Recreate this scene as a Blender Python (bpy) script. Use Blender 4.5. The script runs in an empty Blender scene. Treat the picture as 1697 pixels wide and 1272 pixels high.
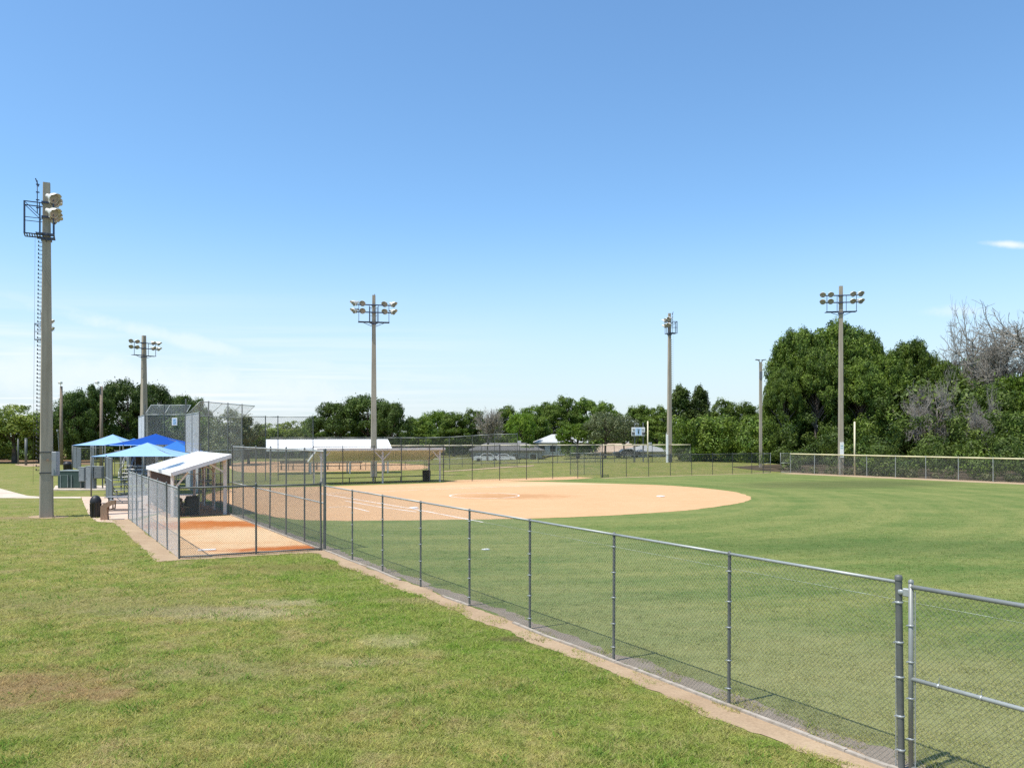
import bpy, math, random
import numpy as np
from mathutils import Vector, Matrix, noise

random.seed(7)
RNG = np.random.default_rng(11)
S = bpy.context.scene
COL = S.collection
# ------------------------------------------------------------------ camera measurements
F, H, CX, HY = 1320.0, 4.2, 848.5, 721.5      # focal length (photo px), eye height (m), principal column, horizon row


def G(px, py):
    """ground point (z=0) measured from the photograph"""
    k = H / (py - HY)
    return ((px - CX) * k, F * k)


def P(px, py, Y):
    return ((px - CX) * Y / F, Y, H - (py - HY) * Y / F)


def ray_line(px, a, b):
    """where the line a-b on the ground meets the plan direction of column px"""
    t = (px - CX) / F
    dx, dy = b[0] - a[0], b[1] - a[1]
    s = (t * a[1] - a[0]) / (dx - t * dy)
    return (a[0] + s * dx, a[1] + s * dy)


# field axes: along the near foul line (away) and across it
FA, FB = G(538, 911.5), G(1208, 1168)            # near foul-line fence
BA, BB = G(527, 804), G(1276.5, 783.6)           # back fence
L = math.hypot(BB[0] - BA[0], BB[1] - BA[1])
NX, NY = (BB[0] - BA[0]) / L, (BB[1] - BA[1]) / L
L = math.hypot(FA[0] - FB[0], FA[1] - FB[1])
DX, DY = (FA[0] - FB[0]) / L, (FA[1] - FB[1]) / L


FN = (DY, -DX)                      # perpendicular of the near fence, into the field


def offp(pt, along=0, across=0):
    return (pt[0] + DX * along + FN[0] * across, pt[1] + DY * along + FN[1] * across)


def sst(a, b, x):
    t = min(1, max(0, (x - a) / (b - a)))
    return t * t * (3 - 2 * t)


def gz(x, y):
    """terrain height: flat park with a low grass bank behind the back fence"""
    dist = (x - BA[0]) * (-NY) + (y - BA[1]) * NX      # metres beyond the back fence
    a = 0.5 * sst(1.5, 14, dist) * sst(2, 14, x)
    b = .55 * sst(80, 102, y) * sst(2.5, 12, dist) * sst(-10, 0, x) * (1 - 1.7 * sst(122, 129, y) * (1 - sst(4, 16, x)))
    return a if abs(a) > abs(b) else b


# ------------------------------------------------------------------ objects helpers
def link(o):
    COL.objects.link(o)
    return o


def tag(o, label=None, cat=None, group=None, kind=None):
    if label: o['label'] = label
    if cat: o['category'] = cat
    if group: o['group'] = group
    if kind: o['kind'] = kind
    return o


def thing(name, label, cat, loc=(0, 0, 0), rz=0, group=None):
    o = link(bpy.data.objects.new(name, None))
    o.empty_display_size = .2
    o.location = loc
    o.rotation_euler = (0, 0, rz)
    return tag(o, label, cat, group)


def copy_tree(o, parent=None):
    c = link(o.copy())
    if parent: c.parent = parent
    for ch in list(o.children):
        copy_tree(ch, c)
    return c


def inst(name, me, parent=None, loc=(0, 0, 0), rot=(0, 0, 0), scale=(1, 1, 1)):
    o = link(bpy.data.objects.new(name, me))
    if parent: o.parent = parent
    o.location = loc; o.rotation_euler = rot; o.scale = scale
    return o


class MB:
    def __init__(s):
        s.v = []; s.f = []; s.sm = []

    def add(s, vs, fs, smooth=False):
        b = len(s.v)
        s.v += [tuple(v) for v in vs]
        s.f += [tuple(i + b for i in f) for f in fs]
        s.sm += [smooth] * len(fs)

    def box(s, c, d, rz=0, bev=0):
        x, y, z = d[0] / 2, d[1] / 2, d[2] / 2
        cr, sr = math.cos(rz), math.sin(rz)
        if bev:
            vs = []
            for zz, k in ((-z, 1), (-z + bev, 0), (z - bev, 0), (z, 1)):
                e = bev if k else 0
                for a, b in ((-x + bev, -y + e), (x - bev, -y + e), (x - e, -y + bev), (x - e, y - bev), (x - bev, y - e), (-x + bev, y - e), (-x + e, y - bev), (-x + e, -y + bev)):
                    vs.append((a, b, zz))
            fs = [tuple(range(7, -1, -1)), tuple(range(24, 32))]
            for l in range(3):
                for i in range(8):
                    j = (i + 1) % 8
                    fs.append((l * 8 + i, l * 8 + j, l * 8 + 8 + j, l * 8 + 8 + i))
        else:
            vs = [(-x, -y, -z), (x, -y, -z), (x, y, -z), (-x, y, -z), (-x, -y, z), (x, -y, z), (x, y, z), (-x, y, z)]
            fs = [(3, 2, 1, 0), (4, 5, 6, 7), (0, 1, 5, 4), (1, 2, 6, 5), (2, 3, 7, 6), (3, 0, 4, 7)]
        s.add([(c[0] + a * cr - b * sr, c[1] + a * sr + b * cr, c[2] + q) for a, b, q in vs], fs)

    def bar(s, p, q, w, h=None):
        """rectangular beam from p to q"""
        h = h or w
        p, q = Vector(p), Vector(q)
        d = (q - p).normalized()
        up = Vector((0, 0, 1)) if abs(d.z) < .95 else Vector((0, 1, 0))
        a = d.cross(up).normalized(); b = a.cross(d).normalized()
        vs = []
        for o in (p, q):
            for i, j in ((-1, -1), (1, -1), (1, 1), (-1, 1)):
                vs.append(o + a * (i * w / 2) + b * (j * h / 2))
        s.add(vs, [(0, 1, 2, 3), (7, 6, 5, 4), (0, 4, 5, 1), (1, 5, 6, 2), (2, 6, 7, 3), (3, 7, 4, 0)])

    def tube(s, p, q, r, r2=None, n=8, caps=True, smooth=True):
        r2 = r if r2 is None else r2
        p, q = Vector(p), Vector(q)
        d = (q - p).normalized()
        up = Vector((0, 0, 1)) if abs(d.z) < .95 else Vector((0, 1, 0))
        a = d.cross(up).normalized(); b = a.cross(d).normalized()
        vs = []
        for o, rr in ((p, r), (q, r2)):
            for i in range(n):
                t = 2 * math.pi * i / n
                vs.append(o + a * (math.cos(t) * rr) + b * (math.sin(t) * rr))
        s.add(vs, [(i, i + n, (i + 1) % n + n, (i + 1) % n) for i in range(n)], smooth)
        if caps:
            bb = len(s.v) - 2 * n
            s.f += [tuple(bb + i for i in range(n)), tuple(bb + n + i for i in range(n - 1, -1, -1))]
            s.sm += [False, False]

    def lathe(s, prof, c=(0, 0, 0), n=16, axis=None, smooth=True):
        """profile of (r, h) spun about an axis through c"""
        ax = Vector(axis or (0, 0, 1)).normalized()
        up = Vector((0, 0, 1)) if abs(ax.z) < .95 else Vector((0, 1, 0))
        a = ax.cross(up).normalized(); b = a.cross(ax).normalized()
        c = Vector(c); vs = []
        for r, h in prof:
            for i in range(n):
                t = 2 * math.pi * i / n
                vs.append(c + ax * h + a * (math.cos(t) * r) + b * (math.sin(t) * r))
        fs = []
        for l in range(len(prof) - 1):
            for i in range(n):
                j = (i + 1) % n
                fs.append((l * n + i, l * n + n + i, l * n + n + j, l * n + j))
        s.add(vs, fs, smooth)

    def quad(s, *ps):
        s.add(ps, [tuple(range(len(ps)))])

    def slab(s, pts, th):
        """top polygon (list of 3d points) extruded straight down by th"""
        n = len(pts)
        vs = list(pts) + [(p[0], p[1], p[2] - th) for p in pts]
        s.add(vs, [tuple(range(n)), tuple(range(2 * n - 1, n - 1, -1))] + [(i, i + n, (i + 1) % n + n, (i + 1) % n) for i in range(n)])

    def mesh(s, name, mat, off=(0, 0, 0)):
        me = bpy.data.meshes.new(name)
        ox, oy, oz = off
        me.from_pydata([(x - ox, y - oy, z - oz) for x, y, z in s.v], [], s.f)
        me.polygons.foreach_set('use_smooth', s.sm)
        for m in (mat if isinstance(mat, (list, tuple)) else [mat]):
            me.materials.append(m)
        me.update()
        return me

    def build(s, name, mat, parent=None, world=True):
        """world: vertices are in world space and the (unrotated) parent's location is taken off"""
        off = parent.matrix_basis.translation if (parent and world) else (0, 0, 0)
        if parent and world and parent.parent:
            off = Vector(off) + parent.parent.matrix_basis.translation
        return inst(name, s.mesh(name, mat, off), parent)


# ------------------------------------------------------------------ materials
def newmat(name):
    m = bpy.data.materials.new(name)
    m.use_nodes = True
    nt = m.node_tree
    return m, nt, nt.nodes['Principled BSDF']


def nd(nt, t, **kw):
    n = nt.nodes.new(t)
    for k, v in kw.items():
        setattr(n, k, v)
    return n


def noise_col(nt, vec, scale, c0, c1, lo=.35, hi=.65, detail=6, rough=.6):
    n = nd(nt, 'ShaderNodeTexNoise')
    n.inputs['Scale'].default_value = scale; n.inputs['Detail'].default_value = detail; n.inputs['Roughness'].default_value = rough
    if vec is not None: nt.links.new(vec, n.inputs['Vector'])
    r = nd(nt, 'ShaderNodeValToRGB')
    r.color_ramp.elements[0].position = lo; r.color_ramp.elements[1].position = hi
    r.color_ramp.elements[0].color = (*c0, 1); r.color_ramp.elements[1].color = (*c1, 1)
    nt.links.new(n.outputs['Fac'], r.inputs['Fac'])
    return r.outputs['Color']


def mixc(nt, fac, a, b, mode='MIX'):
    m = nd(nt, 'ShaderNodeMix', data_type='RGBA', blend_type=mode)
    for sock, val in ((m.inputs[0], fac), (m.inputs[6], a), (m.inputs[7], b)):
        if isinstance(val, bpy.types.NodeSocket): nt.links.new(val, sock)
        elif isinstance(val, (int, float)): sock.default_value = val
        else: sock.default_value = (*val, 1)
    return m.outputs[2]


def math_n(nt, op, a, b=None, clamp=False):
    m = nd(nt, 'ShaderNodeMath', operation=op, use_clamp=clamp)
    for sock, val in ((m.inputs[0], a), (m.inputs[1], b)):
        if val is None: continue
        if isinstance(val, bpy.types.NodeSocket): nt.links.new(val, sock)
        else: sock.default_value = val
    return m.outputs[0]


def pos(nt, scale=None, rz=0):
    g = nd(nt, 'ShaderNodeNewGeometry')
    if scale is None and not rz: return g.outputs['Position']
    mp = nd(nt, 'ShaderNodeMapping')
    mp.inputs['Scale'].default_value = scale or (1, 1, 1)
    mp.inputs['Rotation'].default_value = (0, 0, rz)
    nt.links.new(g.outputs['Position'], mp.inputs['Vector'])
    return mp.outputs['Vector']


def bump(nt, bs, vec, scale, strength, dist=.02, detail=4):
    n = nd(nt, 'ShaderNodeTexNoise')
    n.inputs['Scale'].default_value = scale; n.inputs['Detail'].default_value = detail
    nt.links.new(vec, n.inputs['Vector'])
    b = nd(nt, 'ShaderNodeBump')
    b.inputs['Strength'].default_value = strength; b.inputs['Distance'].default_value = dist
    nt.links.new(n.outputs['Fac'], b.inputs['Height'])
    nt.links.new(b.outputs['Normal'], bs.inputs['Normal'])


def plain(name, c, rough=.6, metal=0, var=.15, scale=3, spec=.3, bmp=0, local=False, dirt=None):
    m, nt, bs = newmat(name)
    if local:
        tc = nd(nt, 'ShaderNodeTexCoord'); v = tc.outputs['Object']
    else:
        v = pos(nt)
    c0 = tuple(x * (1 - var) for x in c); c1 = tuple(min(1, x * (1 + var)) for x in c)
    col = noise_col(nt, v, scale, c0, c1, .3, .7)
    if dirt:
        f = noise_col(nt, v, scale * .45, (0, 0, 0), (1, 1, 1), .52, .72)
        col = mixc(nt, f, col, dirt)
    nt.links.new(col, bs.inputs['Base Color'])
    bs.inputs['Roughness'].default_value = rough
    bs.inputs['Metallic'].default_value = metal
    bs.inputs['Specular IOR Level'].default_value = spec
    if bmp: bump(nt, bs, v, scale * 12, bmp)
    return m


def patch(nt, c, r, rx=1.0, ry=1.0, rz=0, soft=.5, nz=1.5, amp=.5):
    """0..1 irregular worn patch round a place on the ground"""
    g = nd(nt, 'ShaderNodeNewGeometry')
    mp = nd(nt, 'ShaderNodeMapping', vector_type='TEXTURE')
    mp.inputs['Location'].default_value = (c[0], c[1], 0)
    mp.inputs['Rotation'].default_value = (0, 0, rz)
    mp.inputs['Scale'].default_value = (r * rx, r * ry, 1000)
    nt.links.new(g.outputs['Position'], mp.inputs['Vector'])
    ln = nd(nt, 'ShaderNodeVectorMath', operation='LENGTH')
    nt.links.new(mp.outputs['Vector'], ln.inputs[0])
    n = nd(nt, 'ShaderNodeTexNoise')
    n.inputs['Scale'].default_value = nz; n.inputs['Detail'].default_value = 7; n.inputs['Roughness'].default_value = .7
    nt.links.new(g.outputs['Position'], n.inputs['Vector'])
    a = math_n(nt, 'MULTIPLY', math_n(nt, 'SUBTRACT', n.outputs['Fac'], .5), amp * 4)
    d = math_n(nt, 'ADD', ln.outputs['Value'], a)
    mr = nd(nt, 'ShaderNodeMapRange', interpolation_type='SMOOTHSTEP')
    mr.inputs['From Min'].default_value = 1 - soft; mr.inputs['From Max'].default_value = 1 + soft
    mr.inputs['To Min'].default_value = 1; mr.inputs['To Max'].default_value = 0
    nt.links.new(d, mr.inputs['Value'])
    return mr.outputs['Result']


WORN = [  # (photo px, photo py, radius, rx, ry, colour, strength)
    (60, 1135, 1.0, 1.2, .8, (.25, .16, .08), .62),
    (-40, 1150, 1.2, 1.2, .8, (.24, .16, .08), .6),
    (170, 1150, .55, 1.2, .7, (.24, .15, .075), .6),
    (395, 1015, 1.0, 1.5, .6, (.36, .30, .19), .6),
    (300, 1012, 1.0, 1.8, .5, (.25, .21, .12), .6),
    (470, 998, .6, 1.6, .6, (.35, .30, .18), .55),
    (655, 1062, .55, 1.2, .8, (.33, .29, .15), .6),
    (590, 1098, .45, 1.6, .6, (.30, .25, .14), .6),
    (700, 995, .6, 1.6, .6, (.27, .2, .11), .55),
    (500, 940, 1.4, 1.6, .5, (.17, .13, .05), .5),
    (100, 1000, 2.2, 1.6, .6, (.22, .19, .08), .5),
    (350, 1110, 1.0, 1.4, .7, (.22, .19, .09), .5),
    (860, 1060, .3, 1.5, .6, (.08, .06, .035), .8),
    (30, 858, 1.6, 1.2, .4, (.30, .2, .12), .6),
]


def lawn_colour(nt):
    v = pos(nt)
    a = noise_col(nt, v, .35, (0.171, 0.224, 0.037), (0.354, 0.302, 0.100), .34, .68, 5)
    b = noise_col(nt, v, 1.5, (0.104, 0.190, 0.025), (0.378, 0.308, 0.119), .36, .66, 7, .72)
    c = mixc(nt, .52, a, b)
    lush = noise_col(nt, v, .55, (0, 0, 0), (1, 1, 1), .54, .72, 6, .65)
    c = mixc(nt, math_n(nt, 'MULTIPLY', lush, .45), c, (.105, .215, .022))
    dry = noise_col(nt, v, .8, (0, 0, 0), (1, 1, 1), .50, .66, 8, .78)
    c = mixc(nt, math_n(nt, 'MULTIPLY', dry, .75), c, (.36, .285, .14))
    rust = noise_col(nt, pos(nt, (1, 1, 1), 1.1), 1.1, (0, 0, 0), (1, 1, 1), .55, .72, 8, .78)
    c = mixc(nt, math_n(nt, 'MULTIPLY', rust, .65), c, (.24, .155, .075))
    # greener edge by the sandy strip, where the fence drips
    gr = patch(nt, offp(FA, -9, -1.6), 1.5, .9, 7.5, math.atan2(DY, DX) - math.pi / 2, .6, .9, .4)
    c = mixc(nt, math_n(nt, 'MULTIPLY', gr, .4), c, (.120, .215, .022))
    fine = noise_col(nt, v, 42, (.36, .36, .36), (1.2, 1.2, 1.2), .25, .75, 3, .7)  # random grain; its dark end also stands in for shade among blades
    for px, py, r, rx, ry, col, st in WORN:
        f = math_n(nt, 'MULTIPLY', patch(nt, G(px, py), r, rx, ry, 0, .8, 2.6, .8), st)
        c = mixc(nt, f, c, tuple(x * 1.15 for x in col))
    return c, fine, v


def mat_lawn():
    m, nt, bs = newmat('lawn_grass')
    c, fine, v = lawn_colour(nt)
    nt.links.new(mixc(nt, 1, c, fine, 'MULTIPLY'), bs.inputs['Base Color'])
    bs.inputs['Roughness'].default_value = .95; bs.inputs['Specular IOR Level'].default_value = .1
    bump(nt, bs, v, 26, .7, .05)
    return m


def turf_colour(nt):
    vs = pos(nt, (.10, .5, 1), -.45)
    a = noise_col(nt, vs, 1.0, (.080, .155, .034), (0.289, 0.289, 0.098), .40, .60, 5)
    v = pos(nt)
    b = noise_col(nt, v, .22, (.085, .158, .034), (0.274, 0.276, 0.092), .38, .62, 6)
    c = mixc(nt, .5, a, b)
    # mowing rings that follow the rounded infield
    dv = nd(nt, 'ShaderNodeVectorMath', operation='SUBTRACT'); nt.links.new(v, dv.inputs[0]); dv.inputs[1].default_value = (-2, 55.7, 0)
    ln = nd(nt, 'ShaderNodeVectorMath', operation='LENGTH'); nt.links.new(dv.outputs[0], ln.inputs[0])
    wob = nd(nt, 'ShaderNodeTexNoise'); wob.inputs['Scale'].default_value = .12; nt.links.new(v, wob.inputs['Vector'])
    cb = nd(nt, 'ShaderNodeCombineXYZ'); nt.links.new(math_n(nt, 'MULTIPLY', ln.outputs['Value'], .55), cb.inputs[0]); nt.links.new(math_n(nt, 'MULTIPLY', wob.outputs['Fac'], 2.2), cb.inputs[1])
    ring = noise_col(nt, cb.outputs[0], 1.0, (.085, .160, .034), (0.289, 0.286, 0.097), .40, .60, 3)
    c = mixc(nt, .42, c, ring)
    w = noise_col(nt, v, 2.5, (.095, .16, .036), (0.295, 0.291, 0.106), .36, .68, 6, .7)
    c = mixc(nt, .35, c, w)
    # dry, trodden turf close to the near fence
    d1 = patch(nt, G(1330, 1110), 5.5, .55, 1.5, math.atan2(DY, DX) - math.pi / 2, .6, .8, .35)
    c = mixc(nt, math_n(nt, 'MULTIPLY', d1, .42), c, (.28, .275, .12))
    d2 = patch(nt, G(1640, 1160), 3.5, 1.2, 1.0, 0, .6, 1.0, .4)
    c = mixc(nt, math_n(nt, 'MULTIPLY', d2, .4), c, (.29, .275, .12))
    d3 = patch(nt, G(1500, 905), 4.0, 2.2, .6, 0, .6, .8, .4)
    c = mixc(nt, math_n(nt, 'MULTIPLY', d3, .5), c, (.075, .130, .034))
    d4 = patch(nt, G(1400, 802), 4.0, 2.4, 1.2, .3, .5, .3, .3)
    c = mixc(nt, math_n(nt, 'MULTIPLY', d4, .6), c, (.095, .105, .04))
    fine = noise_col(nt, v, 36, (.5, .5, .5), (1.2, 1.2, 1.2), .25, .75, 3, .7)  # turf grain, darkened as well for the shade that blades cast
    return c, fine, v


def mat_turf():
    m, nt, bs = newmat('field_turf')
    c, fine, v = turf_colour(nt)
    nt.links.new(mixc(nt, 1, c, fine, 'MULTIPLY'), bs.inputs['Base Color'])
    bs.inputs['Roughness'].default_value = .95; bs.inputs['Specular IOR Level'].default_value = .1
    bump(nt, bs, v, 30, .6, .04)
    return m


def mat_blades(name, fn, k):
    m, nt, bs = newmat(name)
    c, fine, v = fn(nt)
    g = nd(nt, 'ShaderNodeNewGeometry')
    mr = nd(nt, 'ShaderNodeMapRange')
    mr.inputs['To Min'].default_value = .62 * k; mr.inputs['To Max'].default_value = 1.35 * k
    nt.links.new(g.outputs['Random Per Island'], mr.inputs['Value'])
    cc = nd(nt, 'ShaderNodeVectorMath', operation='SCALE')
    nt.links.new(c, cc.inputs[0]); nt.links.new(mr.outputs['Result'], cc.inputs['Scale'])
    # a few straw-coloured blades
    st = math_n(nt, 'GREATER_THAN', g.outputs['Random Per Island'], .88)
    col = mixc(nt, math_n(nt, 'MULTIPLY', st, .75), cc.outputs['Vector'], (.42, .36, .18))
    df = nd(nt, 'ShaderNodeBsdfDiffuse'); tr = nd(nt, 'ShaderNodeBsdfTranslucent'); mx = nd(nt, 'ShaderNodeMixShader')
    nt.links.new(col, df.inputs['Color']); nt.links.new(col, tr.inputs['Color'])
    mx.inputs['Fac'].default_value = .4
    nt.links.new(df.outputs[0], mx.inputs[1]); nt.links.new(tr.outputs[0], mx.inputs[2])
    nt.links.new(mx.outputs[0], nt.nodes['Material Output'].inputs['Surface'])
    nt.nodes.remove(bs)
    return m


def mat_dirt(name, base, light, dark, patches=()):
    m, nt, bs = newmat(name)
    v = pos(nt)
    c = noise_col(nt, v, .30, base, light, .36, .66, 6)
    vs = pos(nt, (.25, 1.6, 1), .35)
    c = mixc(nt, .55, c, noise_col(nt, vs, .6, base, dark, .42, .72, 7, .65))
    c = mixc(nt, .3, c, noise_col(nt, v, 1.6, light, dark, .35, .7, 7, .7))
    for cc, r, rx, ry, rz, col, st in patches:
        c = mixc(nt, math_n(nt, 'MULTIPLY', patch(nt, cc, r, rx, ry, rz, .55, 1.3, .6), st), c, col)
    fine = noise_col(nt, v, 22, (.74, .74, .74), (1.14, 1.14, 1.14), .28, .72, 6, .8)
    nt.links.new(mixc(nt, 1, c, fine, 'MULTIPLY'), bs.inputs['Base Color'])
    bs.inputs['Roughness'].default_value = .95; bs.inputs['Specular IOR Level'].default_value = .1
    bump(nt, bs, v, 14, .35, .03, 6)
    return m


def mat_leaf(name, c0, c1, trans=.2):
    m, nt, bs = newmat(name)
    oi = nd(nt, 'ShaderNodeObjectInfo'); g = nd(nt, 'ShaderNodeNewGeometry')
    tc = nd(nt, 'ShaderNodeTexCoord')
    big = noise_col(nt, tc.outputs['Object'], .45, c0, c1, .35, .65, 4)
    rnd = nd(nt, 'ShaderNodeMapRange'); rnd.inputs['To Min'].default_value = .5; rnd.inputs['To Max'].default_value = 1.6
    nt.links.new(g.outputs['Random Per Island'], rnd.inputs['Value'])
    orr = nd(nt, 'ShaderNodeMapRange'); orr.inputs['To Min'].default_value = .8; orr.inputs['To Max'].default_value = 1.25
    nt.links.new(oi.outputs['Random'], orr.inputs['Value'])
    sc = nd(nt, 'ShaderNodeVectorMath', operation='SCALE')
    nt.links.new(big, sc.inputs[0]); nt.links.new(math_n(nt, 'MULTIPLY', rnd.outputs[0], orr.outputs[0]), sc.inputs['Scale'])
    col = sc.outputs['Vector']
    nt.links.new(col, bs.inputs['Base Color'])
    bs.inputs['Roughness'].default_value = .55; bs.inputs['Specular IOR Level'].default_value = .25
    tr = nd(nt, 'ShaderNodeBsdfTranslucent'); mx = nd(nt, 'ShaderNodeMixShader')
    tcol = mixc(nt, 1, col, (1.1, 1.25, .6), 'MULTIPLY')
    nt.links.new(tcol, tr.inputs['Color'])
    mx.inputs['Fac'].default_value = trans
    nt.links.new(bs.outputs[0], mx.inputs[1]); nt.links.new(tr.outputs[0], mx.inputs[2])
    nt.links.new(mx.outputs[0], nt.nodes['Material Output'].inputs['Surface'])
    return m


def mat_bark(name, c, var=.35):
    m, nt, bs = newmat(name)
    tc = nd(nt, 'ShaderNodeTexCoord')
    col = noise_col(nt, tc.outputs['Object'], 2.5, tuple(x * (1 - var) for x in c), tuple(x * (1 + var) for x in c), .3, .7)
    nt.links.new(col, bs.inputs['Base Color']); bs.inputs['Roughness'].default_value = .9
    bs.inputs['Specular IOR Level'].default_value = .15
    return m


def mat_concrete_pole():
    m, nt, bs = newmat('pole_concrete')
    v = pos(nt, (1, 1, .18))
    c = noise_col(nt, v, 3, (.31, .262, .198), (.42, .365, .285), .3, .7)
    st = noise_col(nt, pos(nt, (5, 5, .12)), 1.2, (0, 0, 0), (1, 1, 1), .5, .8)
    c = mixc(nt, math_n(nt, 'MULTIPLY', st, .45), c, (.17, .145, .115))
    nt.links.new(c, bs.inputs['Base Color']); bs.inputs['Roughness'].default_value = .9
    bs.inputs['Specular IOR Level'].default_value = .15
    bump(nt, bs, pos(nt), 30, .15, .01)
    return m


def mat_fabric(name, c):
    m, nt, bs = newmat(name)
    v = pos(nt)
    col = noise_col(nt, v, .8, tuple(x * .93 for x in c), tuple(min(1, x * 1.06) for x in c), .3, .7)
    nt.links.new(col, bs.inputs['Base Color']); bs.inputs['Roughness'].default_value = .8
    bs.inputs['Specular IOR Level'].default_value = .15
    tr = nd(nt, 'ShaderNodeBsdfTranslucent'); mx = nd(nt, 'ShaderNodeMixShader')
    nt.links.new(col, tr.inputs['Color']); mx.inputs['Fac'].default_value = .25
    nt.links.new(bs.outputs[0], mx.inputs[1]); nt.links.new(tr.outputs[0], mx.inputs[2])
    nt.links.new(mx.outputs[0], nt.nodes['Material Output'].inputs['Surface'])
    bump(nt, bs, v, 60, .1, .01)
    return m


def mat_shingle(name, c):
    m, nt, bs = newmat(name)
    v = pos(nt, (1, 1, 3))
    col = noise_col(nt, v, 2.2, tuple(x * .8 for x in c), tuple(x * 1.15 for x in c), .3, .7)
    w = nd(nt, 'ShaderNodeTexWave', bands_direction='Z'); w.inputs['Scale'].default_value = 2.2; w.inputs['Distortion'].default_value = .3
    nt.links.new(pos(nt), w.inputs['Vector'])
    col = mixc(nt, math_n(nt, 'MULTIPLY', w.outputs['Fac'], .25), col, tuple(x * .7 for x in c))
    nt.links.new(col, bs.inputs['Base Color']); bs.inputs['Roughness'].default_value = .9
    return m


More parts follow.
